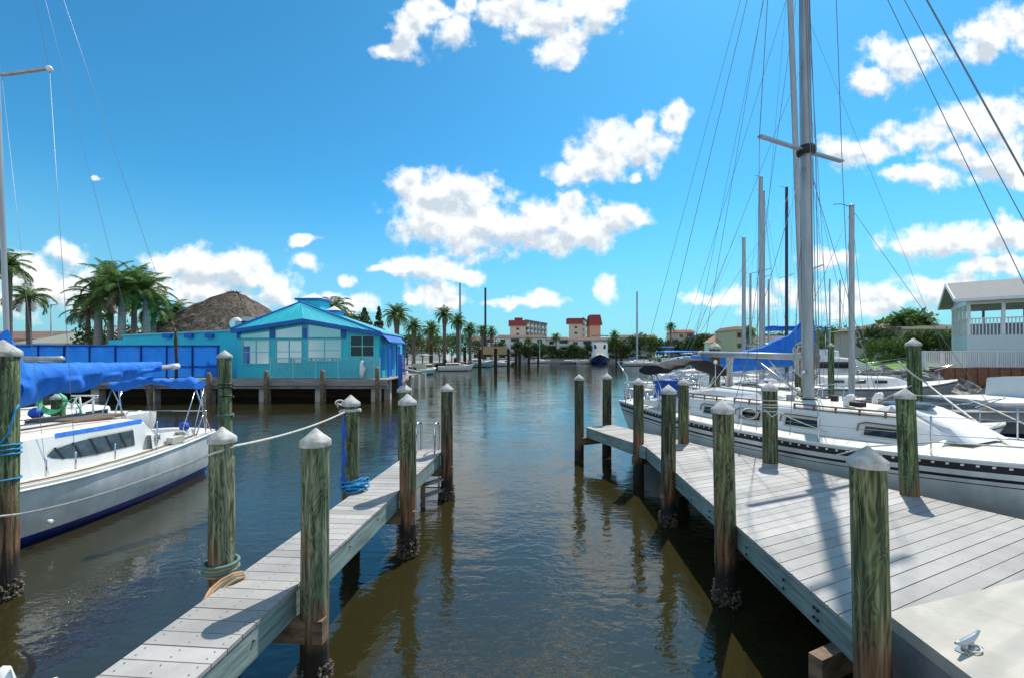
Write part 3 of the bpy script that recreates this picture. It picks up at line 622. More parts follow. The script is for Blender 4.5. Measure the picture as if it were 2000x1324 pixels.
# blue cloth and blue coil on piling E
mb = MB()
rows = []
for i in range(15):
    z = 1.0 + (2.16 - 1.0) * i / 14
    rows.append([(pE[0] + (.132 + .01 * math.sin(i * 1.7 + j)) * math.cos(R(a)), pE[1] + (.132 + .01 * math.sin(i * 1.3 + j)) * math.sin(R(a)), z) for j, a in enumerate(range(165, 262, 12))])
mb.grid(rows)
tag(mb.build('blue_strap', M['deepblue']), 'blue cloth strip hanging down the left side of a piling', 'strap')
mb = MB(); rnd = random.Random(2)
for k in range(16):
    c0 = (pE[0] + rnd.uniform(.0, .12), pE[1] - .05 + rnd.uniform(-.12, .05)); r0 = rnd.uniform(.1, .19)
    mb.tube([(c0[0] + r0 * math.cos(t), c0[1] + r0 * .7 * math.sin(t), DZ + .02 + .012 * k * .8 + .02 * math.sin(t * 2 + k)) for t in [i * 2 * math.pi / 14 + k for i in range(13)]], .013, 6)
tag(mb.build('rope_coil', M['ropeblue']), 'tangle of bright blue rope at the foot of a piling on the left pier', 'rope')
mb = MB()
for k in range(7):
    c0 = (pE[0] - .08, pE[1] - .08); 
    mb.tube([(c0[0] + .06 * math.cos(t) - .02 * k * .5, c0[1] + .05 * math.sin(t), Z(800 - 2.6 * k, 6.5) + .03 * math.sin(t + k)) for t in [i * .6 for i in range(11)]], .012, 6, k % 3 == 2)
tag(mb.build('rope_knot', [M['rope'], M['black']]), 'ragged knot of white and black rope beside a piling cap', 'rope')
# blue lines on the thick left piling
mb = MB()
for k in range(3): mb.tube(ring(pA, .168, Z(868 + 9 * k, 5.3), 1, .01, 20), .012, 6)
mb.tube(ring(pA, .168, Z(935, 5.3), 1, .01, 20), .012, 6)
mb.tube([(pA[0] + .07, pA[1] - .165, Z(870, 5.3)), (pA[0] + .05, pA[1] - .17, Z(915, 5.3)), (pA[0] + .1, pA[1] - .15, Z(965, 5.3)), (pA[0] + .08, pA[1] - .16, Z(975, 5.3))], .012, 6)
mb.tube([(pA[0] - .01, pA[1] - .17, Z(870, 5.3)), (pA[0] + .02, pA[1] - .175, Z(960, 5.3)), (pA[0] + .06, pA[1] - .165, Z(985, 5.3))], .012, 6)
mb.tube([(pA[0] + .1, pA[1] - .14, Z(870, 5.3)), (pA[0] + .16, pA[1] - .06, Z(845, 5.3)), (pA[0] + .172, pA[1], Z(800, 5.3)), (pA[0] + .172, pA[1] + .04, Z(790, 5.3))], .012, 6)
tag(mb.build('dock_line', M['ropeblue']), 'light blue dock lines tied round the thick piling at the left edge', 'rope')
pD = (X(441, 7.9), 7.9)
mb = MB()
for v in (752, 758, 775): mb.tube(ring(pD, .12, Z(v, 7.9), 1, .03, 20), .014, 6)
tag(mb.build('rubber_band', M['black']), 'black line wrapped round the tall piling behind the sailboat stern', 'rope')
mb = MB(); mb.tube(ring(pD, .12, Z(812, 7.9), 1.6, .03, 20), .012, 6)
tag(mb.build('dock_line', M['ropegreen']), 'thin blue green line round the tall piling near its foot', 'rope')
pI = (X(115, 10.2), 10.2); mb = MB()
for k in range(5): mb.tube([(pI[0] + .1 + .3 * math.cos(t), pI[1] - .2 - .02 * k, Z(782, 10.2) + (.2 + .02 * k) * math.sin(t)) for t in [i * math.pi / 8 for i in range(17)]], .016, 6)
mb.tube([(pI[0] + .3, pI[1] - .25, Z(790, 10.2)), (pI[0] + .55, pI[1] - .2, Z(775, 10.2)), (pI[0] + .62, pI[1] - .1, Z(800, 10.2)), (pI[0] + .6, pI[1] - .1, Z(820, 10.2))], .016, 6)
tag(mb.build('garden_hose', M['hose']), 'coiled bright green hose hung on a piling behind the small sailboat', 'hose')
# white line on piling P8 and ropes to the right
p8 = (X(1504, 8.1), 8.13); mb = MB()
for v in (782, 790, 795, 803): mb.tube(ring(p8, .142, Z(v, 8.06), 1, .01, 20), .011, 6)
mb.tube([(p8[0] - .14, p8[1] - .08, Z(797, 8.1)), (p8[0] - .05, p8[1] - .17, Z(811, 8.1)), (p8[0] + .1, p8[1] - .14, Z(803, 8.1))], .011, 6)
mb.tube(sag((p8[0] + .12, p8[1] + .1, Z(800, 8.1)), (6.1, 8.35, 1.48), .03), .01, 6)
tag(mb.build('dock_line', M['rope']), 'white line wrapped round a green piling and led to the sailboat rail', 'rope')
mb = MB(); mb.tube(sag(W(1755, 705, 11.2), W(1806, 745, 11.1), .05), .022, 6); mb.tube(sag(W(1806, 745, 11.1), W(1990, 882, 6.6), .03), .02, 6)
tag(mb.build('dock_line', M['rope']), 'white bow line from the tall green piling down to the near sailboat bow', 'rope')
mb = MB(); mb.tube([W(1790, 771, 11.1), W(1840, 776, 11), W(1890, 779, 10.4), W(1930, 795, 9.8), W(2010, 832, 9), W(2080, 865, 8.4)], .02, 6)
tag(mb.build('dock_line', M['rope']), 'slack pale line running right from the tall green piling', 'rope')
mb = MB(); mb.tube(sag(W(1702, 789, 13), W(1780, 752, 11.4), .02), .018, 6)
tag(mb.build('dock_line', M['rope']), 'pale line from the small sloop up to the tall green piling', 'rope')
mb = MB(); rnd = random.Random(11); pR = (X(1563, 15), 15)
for k in range(34):
    xx = pR[0] + rnd.uniform(-.25, .3); w = rnd.uniform(.06, .16); zt = Z(rnd.uniform(668, 690), 15); zb = Z(rnd.uniform(705, 742), 15); y0 = pR[1] - rnd.uniform(.18, .34)
    mb.tube([(xx - w, y0, zt - .1), (xx - w * .5, y0, zt), (xx + w * .5, y0, zt), (xx + w, y0, zt - .15), (xx + w * .8, y0, zb), (xx, y0, zb - .1), (xx - w * .8, y0, zb), (xx - w, y0, zt - .1)], .022, 5, rnd.choice((0, 0, 1)))
tag(mb.build('rope_bundle', [M['rope'], M['dockwood']]), 'big bundle of grey and tan ropes hung beside the mast', 'rope')

# birds --------------------------------------------------------------
def bird(x, y, z, rz, label):
    rt = empty('bird', (x, y, z), rz, label, 'bird')
    b = MB()
    prof = [(-.14, .0, .03), (-.1, .015, .03), (-.03, .045, .05), (.03, .075, .056), (.06, .12, .045), (.068, .15, .03), (.085, .175, .028), (.105, .183, .022), (.125, .18, .006), (.15, .172, .002)]
    b.tube([(p[0] * .6, 0, .04 + p[1] * 1.15) for p in prof], [p[2] for p in prof], 12)
    b.build('body', M['birdpink'], rt)
    for s in (-1, 1):
        MB().tube([(.02, .045 * s, .13), (-.02, .056 * s, .09), (-.08, .03 * s, .045)], [.012, .03, .006], 8).build('wing', M['birdbrown'], rt)
        MB().tube([(0, .018 * s, .06), (.005, .018 * s, .0)], .004, 5).build('leg', M['ropeor'], rt)
    return rt
bird(X(792, 8.93), 8.93, Z(750, 8.93), R(70), 'small pink and white bird standing on the hidden piling cap')

# ================================================================ BOATS
def hb(t, B, sb, tm=.42, pw=.8):
    if t < tm: return B / 2 * (sb + (1 - sb) * math.sin(math.pi / 2 * t / tm))
    return B / 2 * max(.012, math.cos(math.pi / 2 * (t - tm) / (1 - tm))) ** pw
def hull(L, B, s0, s1, s2, sb=.75, bands=None, low=None, rb=.9, rs=0., ns=26, tm=.42, pw=.8, bot=-.45, vee=.5, camber=.07):
    """bands: [(depth below sheer, mat)], low: [(z, mat)] colours for rows near the water. returns rows fn"""
    bands = bands or [(0, 0)]; low = low or [(.12, 0), (.0, 1), (bot, 1)]
    rows = []; mats = None
    def sheer(t):
        if t < .5: return s0 + (s1 - s0) * math.sin(math.pi * t) 
        return s1 + (s2 - s1) * ((t - .5) * 2) ** 1.7
    zs_all = []
    for i in range(ns + 1):
        t = i / ns; s = sheer(t); b = hb(t, B, sb, tm, pw)
        zr = [s - d for d, _ in bands]; lo = [z for z, _ in low]
        top = zr[-1]; mids = [top + (lo[0] - top) * q for q in (.2, .4, .6, .8)]
        zr = zr + mids + lo; row = []
        for z in zr:
            q = max(0, min(1, (z - bot) / (s - bot)))
            fl = 1 - (1 - q) ** (2.6 - 1.2 * t) * (.42 + vee * t ** 2)
            x = t * L - rb * (1 - q) * max(0, t - .45) / .55 * ((t - .45) / .55 if t > .45 else 0) + rs * (1 - q) * (1 - min(1, t / .3))
            row.append((x, b * fl, z))
        rows.append(row); 
        if mats is None: mats = [m for _, m in bands] + [bands[-1][1]] * 4 + [m for _, m in low[:-1]]
    return rows, mats, sheer
def hull_mesh(rows, mats, inner=.02):
    mb = MB(); n = len(rows[0]); k = len(rows)
    for sgn in (1, -1):
        for j in range(n - 1):
            strip = [[(r[j][0], sgn * r[j][1], r[j][2]), (r[j + 1][0], sgn * r[j + 1][1], r[j + 1][2])] for r in rows]
            mb.grid(strip, mi=mats[min(j, len(mats) - 1)], flip=(sgn > 0))
    r = rows[0]
    for j in range(n - 1):
        mb.add([(r[j][0], r[j][1], r[j][2]), (r[j][0], -r[j][1], r[j][2]), (r[j + 1][0], -r[j + 1][1], r[j + 1][2]), (r[j + 1][0], r[j + 1][1], r[j + 1][2])], [(0, 1, 2, 3)], mats[min(j, len(mats) - 1)])
    # weld for smooth shading along the girth
    return mb
def deck_mesh(rows, cam=.07, inset=.0, drop=0.0, x0=None, x1=None):
    g = []
    for r in rows:
        x, b, z = r[0]; b = max(.005, b - inset)
        g.append([(x, b * q, z - drop + cam * (1 - q * q)) for q in (-1, -.8, -.4, 0, .4, .8, 1)])
    return MB().grid(g, flip=False)
def weld(o, d=.0005):
    import bmesh
    bm = bmesh.new(); bm.from_mesh(o.data); bmesh.ops.remove_doubles(bm, verts=bm.verts, dist=d)
    bmesh.ops.recalc_face_normals(bm, faces=bm.faces); bm.to_mesh(o.data); bm.free()
def cabin_mesh(st, mi_side=0, mi_top=1, edge=.05):
    """st: list of (x, half width base, half width top, z base, z top)"""
    g = []
    for (x, wb, wt, z0, z1) in st:
        e = edge
        g.append([(x, -wb, z0), (x, -wt, z1 - e), (x, -wt + e, z1), (x, -wt * .5, z1 + .05 * wt), (x, 0, z1 + .07 * wt), (x, wt * .5, z1 + .05 * wt), (x, wt - e, z1), (x, wt, z1 - e), (x, wb, z0)])
    mb = MB()
    for j in range(8):
        mb.grid([[r[j], r[j + 1]] for r in g], mi=mi_side if j in (0, 1, 6, 7) else mi_top, smooth=False)
    for r in (g[0], g[-1]): mb.add(r, [tuple(range(9))], mi_side)
    return mb
WR = .8
def wire(rt, a, b, r=.006, world=False, name='stay'):
    return MB().tube([a, b], r * (WR if rt.name != 'sailboat' else .48), 6).build(name, M['wire' if rt.name != 'sailboat' else 'wirelight'], rt, world)
def mast_part(rt, x, y, z0, z1, r, lean=(0, 0), m='mast', sx=1.4, name='mast'):
    n = 14; rows = []
    for i in range(9):
        q = i / 8; z = z0 + (z1 - z0) * q; k = 1 - .15 * q
        rows.append([(x + lean[0] * q + r * sx * k * math.cos(2 * math.pi * j / n), y + lean[1] * q + r * k * math.sin(2 * math.pi * j / n), z) for j in range(n)])
    mb = MB().grid(rows, closed=True)
    mb.lathe((x + lean[0], y + lean[1], z1), [(r * 1.1, 0), (r * 1.1, .06), (.005, .1)], 10)
    return mb.build(name, M[m], rt)
def rail(rt, pts, r=.012, name='lifeline', m='chrome', world=False):
    return MB().tube(pts, r, 6).build(name, M[m], rt, world)

# ---------------------------------------------------------------- small sailboat on the left
def left_boat():
    rt = empty('sailboat', (-8.5, 11.2, 0), R(-90), 'small white sailboat at left with bright blue sail cover and blue boot stripe', 'sailboat')
    L = 7.9; B = 2.62
    rows, mats, sh = hull(L, B, 1.06, .98, 1.32, sb=.66, bands=[(0, 0), (.05, 1), (.085, 0), (.16, 0), (.2, 0)], low=[(.16, 2), (.02, 3), (-.45, 3)], rb=.9, rs=.28, ns=30, tm=.45)
    hull_o = hull_mesh(rows, mats).build('hull', [M['hullwhite'], M['black'], M['antifoul'], M['navy']], rt); weld(hull_o)
    mb = MB()
    for s in (1, -1): mb.tube([(r[0][0], s * (r[0][1] + .012), r[0][2] - .06) for r in rows], .02, 6)
    mb.build('rub_rail', M['white'], rt)
    # deck around a cockpit well (x .35-2.0)
    mb = MB()
    for r0, r1 in zip(rows[:-1], rows[1:]):
        x = (r0[0][0] + r1[0][0]) / 2; cw = .62 if .35 < x < 1.95 else 0
        for s in (1, -1):
            def P(r, q): 
                b = r[0][1]; y = cw + (b - cw) * q if b > cw else b
                return (r[0][0], s * y, r[0][2] + .05 * (1 - (y / max(b, .01)) ** 2))
            for q in range(4):
                mb.add([P(r0, q / 4), P(r1, q / 4), P(r1, (q + 1) / 4), P(r0, (q + 1) / 4)], [(0, 1, 2, 3)], smooth=False)
    mb.build('deck', M['cream'], rt)
    mb = MB(); mb.bb(.35, 1.95, -.62, .62, .55, .58)
    for s in (1, -1): mb.bb(.35, 1.95, s * .62, s * .6, .55, 1.1)
    mb.bb(.33, .35, -.62, .62, .55, 1.1); mb.bb(1.95, 1.97, -.62, .62, .55, 1.1)
    mb.build('cockpit_well', M['white'], rt)
    for s in (1, -1):
        mb = MB(); g = [[(x, s * (w + .06), 1.0), (x, s * (w + .02), h), (x, s * (w - .07), h), (x, s * (w - .09), 1.0)] for (x, w, h) in ((.2, .72, 1.12), (.8, .84, 1.2), (1.6, .93, 1.26), (2.15, .97, 1.3))]
        mb.grid(g, smooth=False); mb.build('coaming', M['white'], rt)
    cs = [(1.72, .86, .84, 1.0, 1.14), (2.15, .92, .86, 1.0, 1.6), (3.2, .95, .86, 1.0, 1.66), (4.3, .9, .78, 1.0, 1.66), (5.2, .74, .58, 1.02, 1.56), (6.3, .36, .2, 1.1, 1.22)]
    cab = cabin_mesh(cs).build('cabin', [M['white'], M['cream']], rt)
    # near-side window: long teardrop of five panes on the cabin side
    def side(x, h, s=1, off=.006):   # point on the cabin side at height h
        for (a, b) in zip(cs[:-1], cs[1:]):
            if a[0] <= x <= b[0]:
                t = (x - a[0]) / (b[0] - a[0]); wb = a[1] + (b[1] - a[1]) * t; wt = a[2] + (b[2] - a[2]) * t; zb = a[3] + (b[3] - a[3]) * t; zt = a[4] + (b[4] - a[4]) * t - .05
                q = (h - zb) / (zt - zb); return (x, s * (wb + (wt - wb) * q + off), h)
    for s in (1, -1):
        out = []
        N = 24
        xs0, xs1 = 2.45, 4.05
        for i in range(N + 1):
            t = i / N; x = xs0 + (xs1 - xs0) * t
            c = 1.31 - .0 * t; hh = .15 * (1 if t < .45 else math.sqrt(max(0, 1 - ((t - .45) / .55) ** 2))); sl = .02 if t == 0 else 0
            out.append((x, c - hh, c + hh))
        fr = MB().grid([[side(x, a - .025, s, .004), side(x, b + .025, s, .004)] for x, a, b in out], smooth=False); fr.build('window_frame', M['cream'], rt)
        pn = MB().grid([[side(x, a, s, .012), side(x, b, s, .012)] for x, a, b in out], smooth=False); w = pn.build('window', M['acrylic'], rt)
        for k in range(5):
            cu = MB()
            x = xs0 + .2 + k * .29; i = min(N - 1, int((x - xs0) / (xs1 - xs0) * N)); _, a, b = out[i]
            cu.grid([[side(x - .012 + .04 * 0, a, s, .016), side(x + .1, b, s, .016)], [side(x + .03, a, s, .016), side(x + .14, b, s, .016)]], smooth=False)
            cu.build('mullion', M['black'], w)
        MB().grid([[side(x, 1.575, s, .01), (x, s * (side(x, 1.5, s)[1] * s - .035), 1.645)] for x in [2.2 + .12 * k for k in range(15)]], smooth=False).build('blue_stripe', M['bluecloth'], rt)
        # grab rail + slide of teak on top
        MB().tube([(2.5, s * .55, 1.74), (3.2, s * .58, 1.76), (4.2, s * .5, 1.74)], .018, 6).build('grab_rail', M['teak'], rt)
        MB().tube([(r[0][0], s * (r[0][1] - .09), r[0][2] + .035) for r in rows[3:27]], .014, 6).build('toe_rail', M['teak'], rt)
    mb = MB(); mb.bb(2.1, 3.1, -.4, .4, 1.69, 1.75); mb.build('companion_hatch', M['teak'], rt)
    mb = MB(); mb.grid([[(1.98, -.3, 1.12), (1.98, .3, 1.12)], [(2.14, -.3, 1.62), (2.14, .3, 1.62)]]); mb.build('companion_door', M['bluecloth'], rt)
    MB().box((5.3, 0, 1.62), (.5, .5, .06)).build('fore_hatch', M['acrylic'], rt)
    # winches with blue covers
    for (x, y) in ((1.15, .93), (1.15, -.93), (2.0, 1.0)):
        w = MB().lathe((x, y, 1.18), [(.06, 0), (.05, .05), (.055, .1), (.04, .13), (.001, .135)], 12).build('winch', M['chrome'], rt)
        if y > 0 and x < 1.5: MB().lathe((x, y, 1.25), [(.085, 0), (.1, .06), (.08, .14), (.001, .17)], 12).build('winch_cover', M['deepblue'], w)
    # chainplate box, ropes
    MB().box((1.6, 1.08, 1.1), (.34, .14, .14)).build('locker', M['cream'], rt)
    mb = MB(); rnd = random.Random(4)
    for k in range(5): mb.tube([(1.25 + .09 * math.cos(t) + .03 * k, 1.0 + .06 * math.sin(t), 1.16 + .02 * k) for t in [i * .6 for i in range(11)]], .012, 5)
    mb.build('sheet_coil', M['rope'], rt)
    mx = 3.72
    mast_part(rt, mx, -.12, 1.6, 13.2, .031, lean=(-.1, -.55))
    for s in (1,):
        MB().bar((mx - .05, -.3, 7.8), (mx + .02, .55, 7.86), .05, .035).build('spreader', M['mast'], rt)
        MB().sphere((mx + .02, .57, 7.86), .05, 8).build('spreader_boot', M['white'], rt)
        MB().bar((mx - .05, -.3, 7.8), (mx, -1.1, 7.86), .05, .035).build('spreader', M['mast'], rt)
    top = (mx - .1, -.65, 13.1)
    wire(rt, top, (mx + .02, .57, 7.86), .006); wire(rt, (mx + .02, .57, 7.86), (mx + .1, 1.1, 1.05), .008)
    wire(rt, (mx - .02, -.3, 7.8), (mx + .55, 1.08, 1.08), .006); 
    wire(rt, top, (.1, .75, 1.1), .008); wire(rt, top, (.1, -.6, 1.1), .007)
    wire(rt, top, (mx, -1.2, 1.05), .006); wire(rt, top, (7.7, 0, 1.35), .008)
    for (x, y) in ((mx + .1, 1.1), (mx + .55, 1.08), (mx - .6, 1.13)):
        MB().tube([(x, y, 1.03), (x, y, 1.32)], .014, 6).build('turnbuckle', M['chrome'], rt)
    # boom with loose blue cover
    MB().tube([(mx, -.12, 2.5), (.22, .02, 2.68)], .062, 12).build('boom', M['mast'], rt)
    MB().tube([(.36, .015, 2.675), (.16, .02, 2.685)], .072, 12).build('boom_cap', M['white'], rt)
    rnd = random.Random(21); g = []; N = 150
    for i in range(N + 1):
        q = i / N; x = mx + .12 + (.62 - mx) * q; zc = 2.5 + .17 * q
        up = .2 * (1 - q) ** 1.2 + .14; dn = .34 * (1 - q) + .1
        if q < .06: up += (.06 - q) * 9; 
        w = (.17 * (1 - q) + .09); row = []
        for j in range(44):
            a = 2 * math.pi * j / 44; c, s_ = math.cos(a), math.sin(a)
            fd = math.sin(q * 30 + 2.2 * math.sin(a + q * 5) + a * 1.2); fold = 1 + .09 * (1 - abs(fd) ** .5) * (.5 + .5 * math.sin(a * 2 + q * 9)) + .04 * (1 - abs(math.sin(q * 41 - a * 2.3)) ** .5) + .02 * math.sin(q * 15 - a * 3) - .04
            zz = s_ * (up if s_ > 0 else dn * (1 + .16 * math.sin(q * 19)))
            yy = c * w * (1 + .35 * (s_ < 0) * math.sin(q * 23 + 1)) * fold
            row.append((x + .03 * math.sin(a * 3 + q * 20), -.1 + .12 * q + yy, zc + zz * fold))
        g.append(row)
    mb = MB().grid(g, closed=True)
    mb.add([p for p in g[-1]], [tuple(range(44))]); mb.build('sail_cover', M['bluecloth'], rt)
    # folded bimini at the cockpit
    g = []
    for i in range(31):
        q = i / 30; y = -1.02 + 2.04 * q; zc = 2.18 + .11 * math.sin(math.pi * q) + .05; row = []
        for j in range(12):
            a = 2 * math.pi * j / 12; f = 1 + .18 * math.sin(q * 40 + a * 2) + .1 * math.sin(q * 17 - a)
            row.append((.78 + .17 * math.cos(a) * f, y, zc + (.1 + .03 * math.sin(q * 9)) * math.sin(a) * f - .03 * math.sin(q * 12)))
        g.append(row)
    mb = MB().grid(g, closed=True); mb.add(g[0], [tuple(range(12))[::-1]]); mb.add(g[-1], [tuple(range(12))]); mb.build('bimini_cover', M['bluecloth'], rt)
    for s in (1, -1):
        for (x0, x1) in ((.35, .85), (.95, .6), (1.35, .88), (.55, .7)):
            rail(rt, [(x0, s * 1.0, 1.08), (x1, s * .99, 2.15)], .013, 'bimini_frame')
    # stern pulpit
    for s in (1, -1): rail(rt, [(.1, s * .7, 1.05), (.12, s * .72, 1.55), (.5, s * .93, 1.58), (.9, s * 1.02, 1.05)], .013, 'stern_pulpit')
    rail(rt, [(.12, -.72, 1.55), (.12, .72, 1.55)], .013, 'stern_pulpit')
    # lifelines with stanchions
    for s in (1, -1):
        for x in (2.2,): rail(rt, [(x, s * 1.16, 1.02), (x, s * 1.16, 1.6)], .011, 'stanchion')
    MB().lathe((.05, .45, .42), [(.05, 0), (.05, .04), (.03, .05)], 10, axis=Vector((-1, 0, 0))).build('through_hull', M['white'], rt)
    MB().lathe((4.35, 1.2, .34), [(.035, 0), (.035, .05), (.02, .055)], 10, axis=Vector((0, 1, 0))).build('through_hull', M['white'], rt)
left_boat()

# ---------------------------------------------------------------- large sailboat on the right
def right_boat():
    rt = empty('sailboat', (4.45, 14.4, 0), math.atan2(-.91, .414), 'large white sailboat along the right deck with black rubbing strake and tall silver mast', 'sailboat')
    inv = rt.matrix_basis.inverted()
    def lw(u, v, Y): return inv @ W(u, v, Y)
    L = 11.9; B = 3.75
    rows, mats, sh = hull(L, B, 1.5, 1.36, 1.78, sb=.6, bands=[(0, 0), (.035, 1), (.14, 0), (.22, 2), (.265, 0), (.32, 2), (.335, 0)], low=[(.2, 2), (.05, 3), (-.45, 3)], rb=1.2, rs=1.0, ns=40, tm=.4, pw=.62)
    h = hull_mesh(rows, mats).build('hull', [M['hullwhite'], M['black'], M['darknavy'], M['navy']], rt); weld(h)
    mb = MB()   # dashes in the black strake
    for s in (1, -1):
        for i in range(0, 78):
            f = i / 78 * 40; k = int(f); q = f - k; r0, r1 = rows[k], rows[min(k + 1, 40)]
            def pt(f, j):
                k = min(39, int(f)); q = f - k; a, b = Vector(rows[k][j]), Vector(rows[k + 1][j]); return a.lerp(b, q)
            if f + .22 > 39.5: continue
            p = [pt(f, 1), pt(f + .2, 1), pt(f + .2, 2), pt(f, 2)]
            p = [Vector((v.x, s * (v.y + .006), v.z)) for v in p]
            a = [p[0].lerp(p[3], .1), p[0].lerp(p[1], .6).lerp(p[3].lerp(p[2], .6), .1), p[0].lerp(p[1], .6).lerp(p[3].lerp(p[2], .6), .4), p[0].lerp(p[3], .4)]
            mb.add(a, [(0, 1, 2, 3)])
    mb.build('scuppers', M['white'], rt)
    mb = MB()
    for s in (1, -1): mb.tube([(r[0][0], s * (r[0][1] - .02), r[0][2] + .01) for r in rows], .03, 6)
    mb.build('toe_rail', M['white'], rt)
    deck_mesh(rows, cam=.09, inset=.04).build('deck', M['cream'], rt)
    zb = 1.36
    cs = [(2.2, .95, .9, zb, 1.72), (2.35, 1.12, 1.02, zb, 1.86), (4.0, 1.18, 1.05, zb, 1.9), (6.0, 1.12, .98, zb + .02, 1.92), (7.3, .98, .8, zb + .05, 1.9), (7.75, .9, .62, zb + .1, 1.66)]
    cabin_mesh(cs, edge=.07).build('cabin', [M['white'], M['cream']], rt)
    # second raised part of the coachroof
    cabin_mesh([(2.3, .8, .74, 1.86, 1.98), (3.2, .78, .7, 1.88, 2.1), (4.3, .72, .6, 1.9, 2.08), (4.7, .62, .5, 1.9, 1.97)], edge=.04).build('coachroof', [M['white'], M['cream']], rt)
    def side(x, h, s=-1, off=.008):
        for (a, b) in zip(cs[:-1], cs[1:]):
            if a[0] <= x <= b[0]:
                t = (x - a[0]) / (b[0] - a[0]); wb = a[1] + (b[1] - a[1]) * t; wt = a[2] + (b[2] - a[2]) * t; z0 = a[3] + (b[3] - a[3]) * t; z1 = a[4] + (b[4] - a[4]) * t - .07
                q = (h - z0) / (z1 - z0); return (x, s * (wb + (wt - wb) * q + off), h)
    for s in (-1, 1):
        for (x0, x1) in ((3.32, 3.68), (4.32, 4.82), (5.38, 6.0), (6.75, 7.25)):
            z0, z1 = 1.53, 1.68
            fr = MB().grid([[side(x, z0 - .035, s, .006), side(x, z1 + .035, s, .006)] for x in (x0 - .04, (x0 + x1) / 2, x1 + .04)], smooth=False).build('window_frame', M['cream'], rt)
            MB().grid([[side(x, z0, s, .014), side(x, z1, s, .014)] for x in (x0, (x0 + x1) / 2, x1)], smooth=False).build('window', M['glass'], fr)
            MB().tube([side(x0 - .1, z1 - .09, s, .03), side(x0 - .09, z1 + .03, s, .04), side(x0, z1 + .07, s, .04), side(x1, z1 + .06, s, .04)], .014, 6).build('window_eyebrow', M['teak'], fr)
        # hand rail with ovals
        pts = []
        for i in range(40): pts.append(side(2.5 + i * .125, 1.83, s, -.02))
        for (x0, x1) in ((2.5, 3.9), (4.1, 4.85), (5.5, 7.35)):
            hr = MB(); seg = [p for p in pts if x0 <= p[0] <= x1]
            hr.tube([(p[0], p[1] + s * .0, p[2] + .13) for p in seg], .017, 6); hr.tube([(p[0], p[1], p[2] + .05) for p in seg], .017, 6)
            for p in seg[::3]: hr.tube([(p[0], p[1], p[2] + .02), (p[0], p[1], p[2] + .14)], .02, 6)
            hr.build('hand_rail', M['teak'], rt)
    # coil of line hanging by the second window
    mb = MB()
    for k in range(5): mb.tube([Vector(side(4.55 + .2 * math.cos(t) + .02 * k, 1.66 + .11 * math.sin(t), -1, .05 + .012 * k)) for t in [i * .52 for i in range(13)]], .011, 5)
    mb.build('line_coil', M['rope'], rt)
    # white canvas hatch dodger on the foredeck
    g = [[(6.75, y, 1.97), (6.95, y * .98, 2.06), (7.25, y * .96, 2.0), (7.75, y * 1.0, 1.76), (8.05, y * 1.06, 1.56)] for y in (-.6, -.55, -.3, 0, .3, .55, .6)]
    for k in (0, -1): g[k] = [(p[0], p[1], min(p[2], 1.56)) for p in g[k]]
    MB().grid(g, smooth=True).build('hatch_cover', M['canvaswhite'], rt)
    MB().lathe((7.0, -.1, 2.02), [(.36, 0), (.38, .03), (.34, .07), (.0, .09)], 20).build('deck_hatch', M['acrylic'], rt)
    # mast, spreaders, boom
    mx, zt = 5.19, 16.2
    mast_part(rt, mx, 0, 1.9, zt, .088, lean=(-.1, -.05), sx=1.3)
    MB().tube([(mx - .125, 0, 2.2), (mx - .155, -.02, 8), (mx - .19, -.04, 16)], .03, 8).build('sail_track', M['alu'], rt)
    MB().lathe((mx, 0, 1.86), [(.2, 0), (.2, .06), (.16, .1), (.16, .14)], 16).build('mast_collar', M['black'], rt)
    for s in (-1, 1): MB().lathe((mx + .02, s * .17, 2.6), [(.05, 0), (.04, .05), (.05, .1)], 10, axis=Vector((0, s, 0))).build('winch', M['chrome'], rt)
    z_s = 7.5
    for s in (-1, 1):
        MB().bar((mx - .05, -.02, z_s), (mx - .12, s * 1.46, z_s + .07), .1, .04).build('spreader', M['alu'], rt)
    MB().lathe((mx - .05, -.02, z_s - .08), [(.17, 0), (.19, .08), (.17, .18)], 12).build('spreader_bracket', M['black'], rt)
    MB().bar((mx - .08, -.04, 12.3), (mx - .08, -1.1, 12.35), .08, .035).build('spreader', M['alu'], rt); MB().bar((mx - .08, -.04, 12.3), (mx - .08, 1.1, 12.35), .08, .035).build('spreader', M['alu'], rt)
    MT = (mx - .1, -.05, zt - .1)
    for s in (-1, 1):
        tip = (mx - .12, s * 1.46, z_s + .07); t2 = (mx - .08, s * 1.1, 12.35)
        wire(rt, MT, t2, .007); wire(rt, t2, tip, .009); wire(rt, tip, (mx, s * 1.72, 1.42), .009)
        wire(rt, (mx - .05, -.02, z_s - .1), (mx + .65, s * 1.66, 1.42), .007); wire(rt, (mx - .05, -.02, z_s - .1), (mx - .7, s * 1.7, 1.4), .007)
        wire(rt, (mx - .08, -.04, 12.2), (mx - .45, s * 1.7, 1.42), .006)
    # forestays (positions of the three stays on the right of the picture)
    for (p, q, r) in (((1682, -296), (2300, 862), .016), ((1682, -187), (2150, 868), .008), ((1682, -220), (2240, 878), .008)):
        a = inv @ W(*p, 9.7)
        xd = (q[0] - 1000) / F; x = (xd * 14.4 - 4.45) / (.414 + xd * .91); b = inv @ W(q[0], q[1], 14.4 - .91 * x)
        # carry the upper end up to the mast line
        f = (mx - .2 - b.x) / (a.x - b.x) if abs(a.x - b.x) > .1 else 1
        a = b + (a - b) * f
        wire(rt, (a.x, -.04, min(a.z, zt)), (b.x, 0, 1.72), r, name='forestay')
    wire(rt, MT, (.25, 0, 1.55), .009, name='backstay'); wire(rt, MT, (.4, -.9, 1.5), .007, name='backstay')
